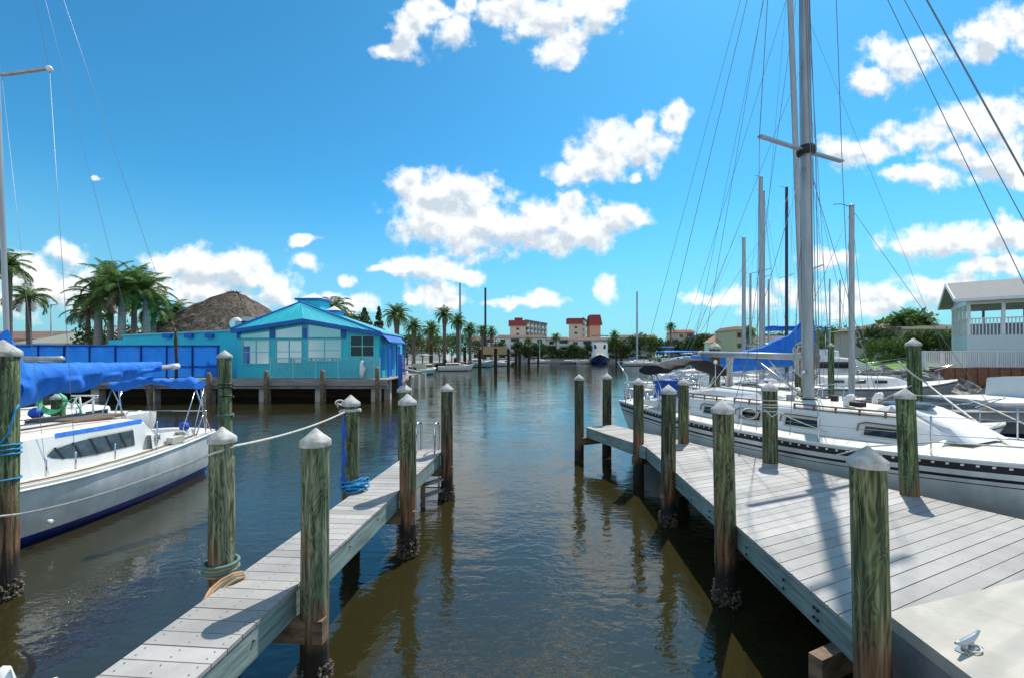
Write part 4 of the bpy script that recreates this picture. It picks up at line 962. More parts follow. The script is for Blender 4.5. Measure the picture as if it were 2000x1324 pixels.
    wire(rt, MT, (2.3, 0, 3.05), .007, name='topping_lift'); wire(rt, (mx - .1, -.05, 15.2), (.5, 1.1, 1.5), .006, name='halyard')
    wire(rt, (mx - .08, -.04, 12.2), (1.3, 0, 2.7), .006, name='halyard'); wire(rt, (mx - .05, -.1, 9.5), (1.9, -.7, 1.9), .006, name='halyard')
    for k in (-.09, .0, .1): MB().tube([(mx + .17, k, 2.3), (mx + .12, k - .06, 7.5), (mx - .05, k * .5 - .2, 14.8)], .008, 5).build('halyard', M['wire'], rt)
    MB().tube([(mx - .1, 0, 2.92), (2.25, 0, 3.0)], [.075, .075], 12).build('boom', M['mast'], rt)
    MB().lathe((2.25, 0, 3.0), [(.08, 0), (.08, .08), (.03, .1)], 12, axis=Vector((-1, 0, 0))).build('boom_cap', M['cream'], rt)
    for (xa, xb, yb) in ((4.2, 5.0, -.05), (3.3, 2.6, -.25), (3.3, 2.8, .25), (3.2, 3.0, 0)): MB().tube([(xa, 0, 2.93), (xb, yb, 1.95)], .012, 6).build('mainsheet', M['rope'], rt)
    MB().tube([(3.9, 0, 2.85), (mx - .12, 0, 2.05)], .028, 8).build('boom_vang', M['alu'], rt)
    for x in (3.05, 2.95): MB().tube([(x, .18, 2.95), (x + .02, .2, 2.0)], .04, 8).build('boom_crutch', M['mast'], rt)
    # stanchions + lifelines near side and far side
    def edge(x, s, dz=0):
        for a, b in zip(rows[:-1], rows[1:]):
            if a[0][0] <= x <= b[0][0]:
                q = (x - a[0][0]) / (b[0][0] - a[0][0]); return (x, s * (a[0][1] + (b[0][1] - a[0][1]) * q - .07), a[0][2] + (b[0][2] - a[0][2]) * q + dz)
    for s in (-1, 1):
        xs = (1.0, 2.2, 3.45, 4.9, 6.4, 7.9, 9.4)
        for x in xs: rail(rt, [edge(x, s), edge(x, s, .62)], .013, 'stanchion')
        rail(rt, [edge(x, s, .6) for x in xs], .005, 'lifeline', 'wire'); rail(rt, [edge(x, s, .33) for x in xs], .005, 'lifeline', 'wire')
    # stern rail, davits
    for s in (-1, 1):
        rail(rt, [(.1, s * .9, 1.5), (.0, s * .92, 2.1), (.6, s * 1.35, 2.12), (1.0, s * 1.5, 2.05)], .014, 'stern_rail')
        rail(rt, [(.3, s * .9, 1.5), (.05, s * .85, 2.3), (-.5, s * .8, 2.75)], .022, 'davit'); 
        rail(rt, [(.6, s * 1.35, 1.5), (.6, s * 1.35, 2.12)], .013, 'stern_rail'); rail(rt, [(.02, s * .92, 1.8), (.6, s * 1.35, 1.8), (1.0, s * 1.5, 1.78)], .01, 'stern_rail')
    rail(rt, [(0, -.92, 2.1), (-.06, 0, 2.1), (0, .92, 2.1)], .014, 'stern_rail'); rail(rt, [(-.5, -.8, 2.75), (-.5, .8, 2.75)], .012, 'davit')
    # cockpit: coaming, wheel, blue pedestal cover, table
    cabin_mesh([(.5, 1.0, .95, 1.42, 1.62), (2.25, 1.15, 1.08, 1.38, 1.72)], edge=.03).build('cockpit_coaming', [M['white'], M['white']], rt)
    g = []
    for i in range(9):
        z = 1.62 + .62 * i / 8; k = .48 - .1 * (i / 8) + (.1 if i == 7 else 0) - (.3 if i == 8 else 0)
        g.append([(1.05 + k * .75 * math.cos(2 * math.pi * j / 18) + .015 * math.sin(j * 2.3 + i), k * math.sin(2 * math.pi * j / 18) - .1, z) for j in range(18)])
    MB().grid(g, closed=True).build('pedestal_cover', M['deepblue'], rt)
    mb = MB(); mb.tube([(1.75 + 0 * t, .36 * math.cos(t), 2.12 + .36 * math.sin(t)) for t in [i * math.pi / 10 for i in range(21)]], .016, 6)
    for k in range(3): mb.tube([(1.75, -.36 * math.cos(k * math.pi / 3), 2.12 - .36 * math.sin(k * math.pi / 3)), (1.75, .36 * math.cos(k * math.pi / 3), 2.12 + .36 * math.sin(k * math.pi / 3))], .01, 6)
    mb.build('steering_wheel', M['chrome'], rt)
    # black bimini rolled up
    g = []
    for i in range(31):
        q = i / 30; y = -1.35 + 2.7 * q; row = []
        zc = 2.62 + .12 * math.cos((q - .5) * 3.4) - .06 * math.sin(q * 9)
        for j in range(12):
            a = 2 * math.pi * j / 12; f = 1 + .12 * math.sin(q * 31 + a * 2)
            hh = .07 + .1 * abs(q - .5) * 1.4
            row.append((1.7 + .5 * math.cos(a) * f, y, zc + hh * math.sin(a) * f - (.12 * max(0, q - .75) * 4) - (.1 * max(0, .15 - q) * 4)))
        g.append(row)
    mb = MB().grid(g, closed=True); mb.add(g[0], [tuple(range(12))[::-1]]); mb.add(g[-1], [tuple(range(12))]); mb.build('bimini_cover', M['blackcloth'], rt)
    for s in (-1, 1):
        for (x0, x1) in ((1.1, 1.7), (2.0, 1.6), (2.3, 1.8)): rail(rt, [(x0, s * 1.3, 1.5), (x1, s * 1.3, 2.55)], .014, 'bimini_frame')
    rail(rt, [(.9, -.5, 1.6), (.9, -.5, 2.35), (.9, .5, 2.35), (.9, .5, 1.6)], .016, 'pedestal_guard')
    # blocks, vents, winches, windlass
    for (x, y) in ((2.9, -.9), (2.9, .9), (1.3, -1.12), (1.3, 1.12), (1.9, -1.14), (1.9, 1.14)):
        MB().lathe((x, y, 1.66), [(.09, 0), (.07, .06), (.08, .14), (.05, .18), (.001, .19)], 12).build('winch', M['chrome'], rt)
    for (x, y) in ((4.6, .4), (6.2, -.5), (6.2, .5)):
        MB().tube([(x, y, 1.92), (x, y, 2.06), (x + .05, y, 2.13), (x + .12, y, 2.14)], [.05, .05, .06, .075], 10).build('dorade_vent', M['white'], rt)
    wd = lw(1985, 872, 6.35)
    MB().lathe((9.45, -.95, 1.66), [(.1, 0), (.09, .06), (.12, .08), (.11, .13), (.02, .16)], 14).build('windlass', M['grey'], rt)
    MB().tube([(9.5, -.9, 1.78), (8.8, -1.35, 1.72), (8.0, -1.72, 1.68), (7.3, -1.9, 1.5), (6.8, -2.05, 1.25)], .012, 6).build('anchor_line', M['rope'], rt)
    # dinghy outboard style gear + antenna at cockpit
    rail(rt, [(3.1, -.45, 2.0), (3.1, -.45, 2.75)], .012, 'antenna'); MB().sphere((3.1, -.45, 2.78), .05, 8).build('light', M['white'], rt)
    for k in range(7):
        x = 2.5 + k * .65 + random.uniform(-.1, .1); y = random.uniform(-.6, .6)
        MB().box((x, y, 2.0 + .02 * (k % 3)), (random.uniform(.1, .3), random.uniform(.1, .25), random.uniform(.06, .14)), rz=k).build('deck_gear', M[random.choice(['white', 'grey', 'tan', 'canvaswhite', 'black'])], rt)
    # fender-like bow part: pulpit beyond frame
    for s in (-1, 1): rail(rt, [edge(10.2, s), edge(10.3, s, .62), (11.7, s * .1, 2.5), (11.8, 0, 1.8)], .014, 'pulpit')
right_boat()

# ---------------------------------------------------------------- background boats
def sailboat(loc, rz, L, B, label, zmast, mastx, mr=.06, hullm='hullwhite', cover=None, s0=1.0, s2=1.25, mastm='mast', bim=None, stripe='navy', group='sailboats moored beyond the right deck', boomz=None, spread=True, covh=.3, boom=True, lean=(0, 0)):
    rt = empty('sailboat', loc, rz, label, 'sailboat', group)
    rows, mats, sh = hull(L, B, s0, s0 - .06, s2, sb=.7, bands=[(0, 0), (.06, 1), (.11, 0), (.2, 0)], low=[(.14, 1), (.0, 1), (-.4, 1)], rb=.13 * L, rs=.3, ns=16)
    h = hull_mesh(rows, mats).build('hull', [M[hullm], M[stripe]], rt); weld(h)
    deck_mesh(rows, cam=.06).build('deck', M['cream'], rt)
    zc = s0 + .02; h = .42
    cabin_mesh([(L * .3, B * .3, B * .28, zc - .06, zc + h), (L * .5, B * .32, B * .28, zc - .06, zc + h), (L * .66, B * .26, B * .2, zc - .04, zc + h * .9), (L * .76, B * .15, B * .08, zc, zc + .12)]).build('cabin', [M['white'], M['cream']], rt)
    for s in (-1, 1):
        for k in range(3):
            x = L * (.36 + .1 * k); MB().box((x, s * B * .302, zc + .2), (L * .055, .04, .14)).build('window', M['glass'], rt)
        rail(rt, [(L * q, s * (hb(q, B, .7) - .05), sh(q) + .58) for q in (.1, .3, .5, .7, .85)], .008)
        for q in (.1, .3, .5, .7, .85): rail(rt, [(L * q, s * (hb(q, B, .7) - .05), sh(q)), (L * q, s * (hb(q, B, .7) - .05), sh(q) + .6)], .012, 'stanchion')
    rail(rt, [(L * .85, .3 * B * .5, s2 + .5), (L * 1.0, 0, s2 + .75), (L * .85, -.3 * B * .5, s2 + .5)], .015, 'pulpit')
    rail(rt, [(.5, B * .33, s0), (.1, B * .3, s0 + .6), (.1, -B * .3, s0 + .6), (.5, -B * .33, s0)], .015, 'stern_rail')
    mast_part(rt, mastx, 0, zc + h, zmast, mr, lean=lean, m=mastm)
    bz = boomz or zc + 1.2; x1 = L * .14
    if boom: MB().tube([(mastx, 0, bz), (x1, 0, bz + .1)], .06, 8).build('boom', M['mast'], rt)
    if cover:
        g = []
        for i in range(25):
            q = i / 24; x = mastx + .12 + (x1 + .2 - mastx) * q; up = .12 + covh * (1 - q) ** 2.6; dn = .15 + .14 * math.sin(math.pi * q)
            g.append([(x, (.14 - .05 * q) * math.cos(a), bz + .1 * q + (up if math.sin(a) > 0 else dn) * math.sin(a) * (1 + .08 * math.sin(q * 30 + a * 3))) for a in [2 * math.pi * j / 12 for j in range(12)]])
        mb = MB().grid(g, closed=True); mb.add(g[0], [tuple(range(12))[::-1]]); mb.add(g[-1], [tuple(range(12))]); mb.build('sail_cover', M[cover], rt)
    if bim:
        g = [[(x, y, s0 + 1.75 + .18 * math.cos(y / B * 2.6) - .1 * abs(x - L * .15)) for y in [B * (-.42 + .14 * k) for k in range(7)]] for x in (L * .05, L * .15, L * .26)]
        MB().grid(g).build('bimini', M[bim], rt)
        for s in (-1, 1):
            for x in (.06, .25): rail(rt, [(L * .15, s * B * .4, s0), (L * x, s * B * .4, s0 + 1.75)], .014, 'bimini_frame')
    T = (mastx + lean[0], lean[1], zmast - .05)
    wire(rt, T, (L * .99, 0, s2), .008); wire(rt, T, (.05, 0, s0), .008)
    zz = zc + (zmast - zc) * .55
    for s in (-1, 1):
        if spread:
            MB().bar((mastx + lean[0] * .5, lean[1] * .5, zz), (mastx, s * B * .28, zz + .04), .05, .03).build('spreader', M['alu'], rt)
            wire(rt, T, (mastx, s * B * .28, zz + .04), .006); wire(rt, (mastx, s * B * .28, zz + .04), (mastx, s * B * .46, s0), .007)
        else: wire(rt, T, (mastx, s * B * .46, s0), .007)
    MB().tube([(T[0], T[1], zmast), (T[0] - .3, T[1], zmast + .12), (T[0] - .5, T[1], zmast + .12)], .012, 5).build('wind_vane', M['wire'], rt)
    return rt
def motorboat(loc, rz, L, B, label, hullm='white', s0=.9, s2=1.3, top=None, cab=1, fly=False, tower=None, group='motor boats moored in the basin', stripe='navy', bimz=2.0, outb=0, wm='glass', wcol='white', canvas=None):
    rt = empty('motorboat', loc, rz, label, 'motorboat', group)
    rows, mats, sh = hull(L, B, s0, s0 + .05, s2, sb=.92, bands=[(0, 1), (.09, 0)], low=[(.12, 2), (-.02, 2), (-.35, 2)], rb=.14 * L, rs=.0, ns=14, tm=.3, pw=.62, bot=-.35, vee=.6)
    h = hull_mesh(rows, mats).build('hull', [M[hullm], M['white'], M[stripe]], rt); weld(h)
    deck_mesh(rows, cam=.05, drop=.02).build('deck', M['cream'], rt)
    if cab:
        z0 = s0; z1 = s0 + .28 * B * cab
        cabin_mesh([(L * .22, B * .4, B * .38, z0, z1), (L * .5, B * .41, B * .36, z0, z1 + .03), (L * .62, B * .38, B * .3, z0, z1 - .1), (L * .78, B * .25, B * .18, z0 + .05, z0 + .3 * (z1 - z0) + .1), (L * .88, B * .1, B * .06, z0 + .1, z0 + .2)]).build('cabin', [M[wcol], M['cream']], rt)
        zm = z0 + (z1 - z0) * .62; wh = (z1 - z0) * .34
        for s in (-1, 1):
            for k in range(3): MB().box((L * (.29 + .115 * k), s * B * .398, zm), (L * .095, .05, wh)).build('window', M[wm], rt)
        for k in (-1, 0, 1):
            hh_ = z1 - z0; zt_ = z1 - .1; ze_ = z0 + .05 + (.3 * hh_ + .1 - .0) ; y0 = k * B * .19
            sl = lambda q: zt_ + (z0 + .3 * hh_ + .1 - zt_) * q
            a = Vector((L * (.62 + .16 * .08), 0, sl(.08) + .07)); b = Vector((L * (.62 + .16 * .5), 0, sl(.5) + .07))
            MB().add([(a.x, y0 - B * .085, a.z), (a.x, y0 + B * .085, a.z), (b.x, y0 + B * .075, b.z), (b.x, y0 - B * .075, b.z)], [(0, 3, 2, 1)]).build('windscreen', M[wm], rt)
        if fly:
            cabin_mesh([(L * .2, B * .36, B * .36, z1, z1 + .55), (L * .45, B * .34, B * .32, z1, z1 + .6), (L * .54, B * .25, B * .2, z1, z1 + .5)]).build('flybridge', [M['white'], M['white']], rt)
            MB().box((L * .46, 0, z1 + .68), (L * .04, B * .5, .22)).build('windscreen', M[wm], rt)
            zt = z1 + fly
            for s in (-1, 1):
                for x in (.22, .44): rail(rt, [(L * x, s * B * .33, z1), (L * x, s * B * .33, zt)], .03, 'hardtop_post')
            g = [[(x, y, zt + .25 * math.cos(y / B * 2.6) - .2) for y in [B * (-.42 + .14 * k) for k in range(7)]] for x in (L * .16, L * .2, L * .44, L * .48)]
            MB().grid(g).build('bimini', M[top or 'white'], rt); g2 = [[(p[0], p[1], p[2] - .16) for p in r] for r in g]; MB().grid(g2).build('bimini_underside', M[top or 'white'], rt)
            if canvas:
                for s in (-1, 1): MB().add([(L * .22, s * B * .35, z1 + .5), (L * .46, s * B * .34, z1 + .5), (L * .46, s * B * .38, zt), (L * .22, s * B * .38, zt)], [(0, 1, 2, 3)]).build('enclosure', M[canvas], rt)
    if top and not fly:
        zt = s0 + bimz
        g = [[(x, y, zt + .14 * math.cos(y / B * 2.8) - .06 * abs(x / L - .4) * 4) for y in [B * (-.4 + .16 * k) for k in range(6)]] for x in (L * .22, L * .36, L * .5, L * .62)]
        MB().grid(g).build('bimini', M[top], rt)
        for s in (-1, 1):
            for x in (.25, .58): rail(rt, [(L * (.4 + (x - .4) * .8), s * B * .38, s0), (L * x, s * B * .38, zt)], .022, 'bimini_frame')
    if not cab:
        MB().box((L * .42, 0, s0 + .4), (L * .1, B * .3, .8)).build('console', M['white'], rt)
        MB().box((L * .47, 0, s0 + .9), (.04, B * .28, .3)).build('windscreen', M['acrylic'], rt)
    for s in (-1, 1):
        rail(rt, [(L * .5, s * (hb(.5, B, .92, .3, .62) - .04), sh(.5) + .1), (L * .55, s * (hb(.55, B, .92, .3, .62) - .04), sh(.55) + .55), (L * .85, s * (hb(.85, B, .92, .3, .62) * .9), sh(.85) + .6), (L * 1.0, 0, s2 + .65)], .018, 'bow_rail')
    for k in range(outb):
        y = (k - (outb - 1) / 2) * .75
        o = MB(); o.lathe((-.35, y, s0 + .0), [(.14, -.35), (.2, -.2), (.24, .1), (.2, .42), (.05, .5)], 12, sx=1.3); o.bb(-.42, -.22, y - .06, y + .06, -.5, s0 - .2); o.build('outboard', M['black'], rt)
    return rt
def skiff(loc, rz, L, B, label, m='hullwhite', inn='cream'):
    rt = empty('dinghy', loc, rz, label, 'dinghy', 'small open boats')
    rows, mats, sh = hull(L, B, .45, .42, .62, sb=.85, bands=[(0, 0), (.05, 0)], low=[(.08, 0), (0, 0), (-.2, 0)], rb=.5, ns=12, bot=-.2)
    h = hull_mesh(rows, mats).build('hull', [M[m]], rt); weld(h)
    deck_mesh(rows, cam=0, inset=.1, drop=.2).build('floor', M[inn], rt)
    for x in (.3, .55): MB().box((L * x, 0, .36), (.25, B * .8, .04)).build('thwart', M['dockwood'], rt)
    return rt
sailboat((8.0, 13.9, 0), math.atan2(-.21, 1), 6.4, 2.3, 'small cream sloop just beyond the near boat with a slim silver mast', Z(403, 13.3), 2.5, mr=.062, s0=.82, s2=.98, boom=False, spread=False, hullm='hullwhite')
sailboat((11.9, 21.6, 0), math.atan2(-.04, 1), 9.8, 3.1, 'grey hulled sailboat whose long hull runs behind the tall green piling', Z(-60, 21.5), 2.55, mr=.11, hullm='greyhull', s0=1.5, s2=1.75, boom=False, stripe='black', lean=(-.75, 0))
sailboat((5.75, 17.6, 0), R(-3), 8.2, 2.8, 'sailboat with a big blue cover over its boom rising to the mast', Z(320, 17.4), 6.1, mr=.07, cover='bluecloth', boomz=2.75, covh=1.7, s0=1.1)
sailboat((9.5, 26.5, 0), R(10), 9.0, 3.0, 'white sailboat with the tallest of the slim masts left of the big mast', Z(340, 27), 6.4, mr=.1, cover='bluecloth', bim='lightblue')
sailboat((11.0, 30.5, 0), R(4), 8.5, 2.9, 'white sailboat with a pale mast just left of the tallest slim mast', Z(375, 31), 6.9, mr=.1, cover='deepblue')
sailboat((12.0, 29.0, 0), R(0), 8.0, 2.8, 'sailboat carrying a thin dark mast', Z(368, 29), 6.3, mr=.08, mastm='darknavy', bim='bluecloth')
sailboat((11.4, 35.5, 0), R(8), 8.6, 2.9, 'sailboat with a short silver mast left of the others', Z(462, 36), 8.2, mr=.13, cover='tan', spread=False)
sailboat((15.0, 46.0, 0), R(0), 9.5, 3.0, 'far sailboat with a thin low mast behind the black bimini', Z(535, 46), 10.2, mr=.09, cover='deepblue')
sailboat((29.0, 52.0, 0), R(20), 10, 3.1, 'far sailboat with a bare mast right of the big mast', Z(540, 54), 13.0 - 0, mr=.08)
sailboat((42, 62.0, 0), R(170), 10, 3.1, 'far sailboat with twin spreaders seen over the palms at right', Z(545, 62), 5, mr=.11)
sailboat((57, 70.0, 0), R(175), 10, 3.1, 'rightmost far sailboat whose mast stands beside the palms', Z(547, 70), 4, mr=.1)
sailboat((X(1245, 125) - 4, 125, 0), R(5), 10, 3.4, 'distant sailboat with a single mast in front of the low white condos', Z(570, 125), 4, mr=.2, cover='deepblue', group='boats moored across the harbour')
sailboat((X(893, 112) - 3, 118, 0), R(0), 11, 3.4, 'distant sailboat behind the palms with the taller of two masts', Z(553, 118), 3, mr=.22, group='boats moored across the harbour')
sailboat((X(948, 124) - 3, 124, 0), R(0), 11, 3.4, 'distant sailboat with dark mast right of the palm row', Z(563, 124), 3, mr=.24, cover='tan', mastm='darknavy', group='boats moored across the harbour')
# blue-grey cabin boat right
motorboat((17.7, 17.2, 0), R(-3), 10.5, 3.5, 'cabin cruiser at the right edge with pale blue cabin panels and dark hull', hullm='greyhull', s0=1.25, s2=1.5, cab=.8, wcol='porch')
motorboat((17.5, 33, 0), R(-8), 11.5, 4.0, 'white cruiser with blue flybridge canvas behind the big mast', s0=1.5, s2=2.2, cab=1.15, fly=2.3, top='bluecloth')
motorboat((7.6, 22.6, 0), R(15), 6.5, 2.4, 'small sea green and white runabout behind the brown piling', hullm='tealhull', cab=.55, s0=.75, s2=1.0)
motorboat((11.2, 24.2, 0), R(-12), 7.2, 2.6, 'white runabout with blue cockpit cover beside the brown piling', cab=.6, top='bluecloth', bimz=1.5)
motorboat((9.8, 19.4, 0), R(5), 6.0, 2.3, 'low white open boat behind the near sailboat cabin', cab=.4, s0=.9, s2=1.1)
motorboat((22.5, 30, 0), R(175), 7, 2.6, 'white boat with bright blue tarp below the lawn', cab=.5, top='bluecloth', bimz=2.1)
motorboat((20, 38.5, 0), R(178), 8, 2.8, 'white cruiser moored left of the lawn', cab=1)
motorboat((27, 42, 0), R(190), 9, 3.2, 'tall white cruiser at the lawn edge', cab=1.1, s0=1.2, s2=1.7, fly=1.9, top='white')
motorboat((X(1172, 150) + 2.5, 163, 0), R(-101), 16, 7.4, 'white sportfishing yacht with dark blue hull seen bow-on', hullm='navy', s0=1.9, s2=3.3, cab=2.5, fly=3.0, top='white', group='boats moored across the harbour')
motorboat((X(1275, 120), 118, 0), R(0), 10, 3.6, 'distant fishing boat with blue canvas tower top', cab=.8, fly=3.6, top='bluecloth', group='boats moored across the harbour')
motorboat((X(1318, 130), 128, 0), R(5), 9, 3.4, 'distant white cruiser right of the blue tower boat', cab=.9, fly=1.9, top='white', group='boats moored across the harbour')
motorboat((X(1228, 150), 150, 0), R(0), 9, 3.2, 'distant small boat with dark blue cabin top', cab=.8, top='deepblue', group='boats moored across the harbour')
motorboat((X(1090, 165), 160, 0), R(0), 8, 3, 'distant low grey skiff left of the blue hulled yacht', cab=.4, hullm='greyhull', group='boats moored across the harbour')
motorboat((X(1122, 165), 158, 0), R(10), 7, 2.8, 'distant white runabout beside the blue hulled yacht', cab=.6, group='boats moored across the harbour')
motorboat((X(903, 113), 113, 0), R(-4), 8.6, 3.1, 'sea green and white cabin cruiser left of centre', hullm='tealhull', cab=1.0, s0=1.1, s2=1.9, group='boats moored across the harbour')
motorboat((X(935, 124), 126, 0), R(-4), 7.6, 2.8, 'white runabout partly behind the sea green cruiser', cab=.7, s0=1.0, s2=1.6, group='boats moored across the harbour')
motorboat((X(808, 66), 66, 0), R(75), 7.5, 3.1, 'white and beige pontoon boat seen from behind with two dark outboards', cab=1.0, s0=.8, s2=1.0, wcol='beigeboat', outb=2, hullm='tealhull', fly=0, top='canvaswhite', bimz=2.2, group='boats moored across the harbour')
motorboat((X(860, 108), 118, 0), R(0), 7.6, 2.8, 'white runabout moored behind the low floating dock', cab=.6, group='boats moored across the harbour')
motorboat((9.8, 34.0, 0), R(6), 8.0, 2.8, 'boat with a long flat blue canopy far behind the black bimini', cab=.5, top='bluecloth', bimz=2.3)
motorboat((14.5, 36.5, 0), R(-5), 7.5, 2.8, 'white boat with dark blue cover behind the sailboat masts', cab=.7, top='deepblue', bimz=1.9)
motorboat((7.9, 29.0, 0), R(12), 5.6, 2.2, 'small white boat nearest the open basin behind the black bimini', cab=.4, s0=.7, s2=.95)
motorboat((X(855, 84), 84, 0), R(10), 7.0, 2.6, 'white motorboat with beige cabin under the third date palm', cab=.8, wcol='beigeboat', group='boats moored across the harbour')
motorboat((X(966, 128), 128, 0), R(0), 6.5, 2.6, 'dark brown boat right of the tan canvas shelter', cab=.9, wcol='tan', hullm='barrel', group='boats moored across the harbour')
sailboat((X(1035, 160), 166, 0), R(0), 8, 2.8, 'distant sailboat with a slim mast in front of the left tower', Z(630, 166), 4, mr=.12, group='boats moored across the harbour')
motorboat((-14.5, 16.0, 0), R(-85), 8, 2.9, 'white boat mostly hidden behind the small blue-covered sailboat', cab=.5, s0=.9, group='boats behind the left sailboat')
skiff((10.4, 12.2, 0), math.atan2(-.03, 1), 4.6, 1.5, 'pale open dinghy between the two sailboats at right')
skiff((14.3, 11.4, 0), R(-4), 4.2, 1.5, 'dark hulled open dinghy at the right edge', 'greyhull')
# white stern rails of another boat behind the small sailboat
t = empty('stern_ladder', (-11.9, 13.6, 0), 0, 'white folding stern ladder and rails behind the blue sail cover', 'ladder')
for a, b in (((112, 815), (190, 775)), ((118, 775), (180, 822)), ((155, 772), (162, 822)), ((140, 772), (192, 772)), ((182, 772), (182, 815)), ((150, 775), (125, 822)), ((100, 822), (185, 820))):
    MB().tube([W(*a, 13.4), W(*b, 13.4)], .026, 6).build('rail', M['white'], t, True)
o = MB().sphere(W(70, 806, 9.9), .13, 14).build('buoy', M['deepblue']); tag(o, 'round blue buoy behind the small sailboat cabin', 'buoy')
o = MB().tube([W(40, 701, 12), W(122, 701, 12)], .08, 10).build('spare_spar', M['mast']); tag(o, 'pale spar end sticking out behind the blue sail cover', 'spar')

# ================================================================ BUILDINGS
def window(rt, c, w, h, nx=2, nz=1, frame='white', glass='glass', d=.06, axis='y'):
    """window facing -Y (axis y) or +X (axis x), centre on the wall plane"""
    fw = .06; f = MB(); x, y, z = c
    def bx(x0, x1, z0, z1, dd, mb):
        if axis == 'y': mb.bb(x + x0, x + x1, y - dd, y + .02, z + z0, z + z1)
        else: mb.bb(x - .02, x + dd, y + x0, y + x1, z + z0, z + z1)
    bx(-w / 2, w / 2, -h / 2, -h / 2 + fw, d, f); bx(-w / 2, w / 2, h / 2 - fw, h / 2, d, f); bx(-w / 2, -w / 2 + fw, -h / 2 + fw, h / 2 - fw, d, f); bx(w / 2 - fw, w / 2, -h / 2 + fw, h / 2 - fw, d, f)
    for k in range(1, nx): bx(-w / 2 + w * k / nx - .03, -w / 2 + w * k / nx + .03, -h / 2 + fw, h / 2 - fw, d * .8, f)
    for k in range(1, nz): bx(-w / 2 + fw, w / 2 - fw, -h / 2 + h * k / nz - .025, -h / 2 + h * k / nz + .025, d * .7, f)
    o = f.build('window', M[frame], rt)
    g = MB(); bx(-w / 2 + fw, w / 2 - fw, -h / 2 + fw, h / 2 - fw, .015, g); g.build('pane', M[glass], o)
    return o
def local(rt): return rt.location
def mirror_glass():
    m = bpy.data.materials.new('reflective_window_glass'); m.use_nodes = True; p = m.node_tree.nodes['Principled BSDF']
    p.inputs['Base Color'].default_value = (.42, .5, .52, 1); p.inputs['Metallic'].default_value = .75; p.inputs['Roughness'].default_value = .05; return m
M['mirror'] = mirror_glass()

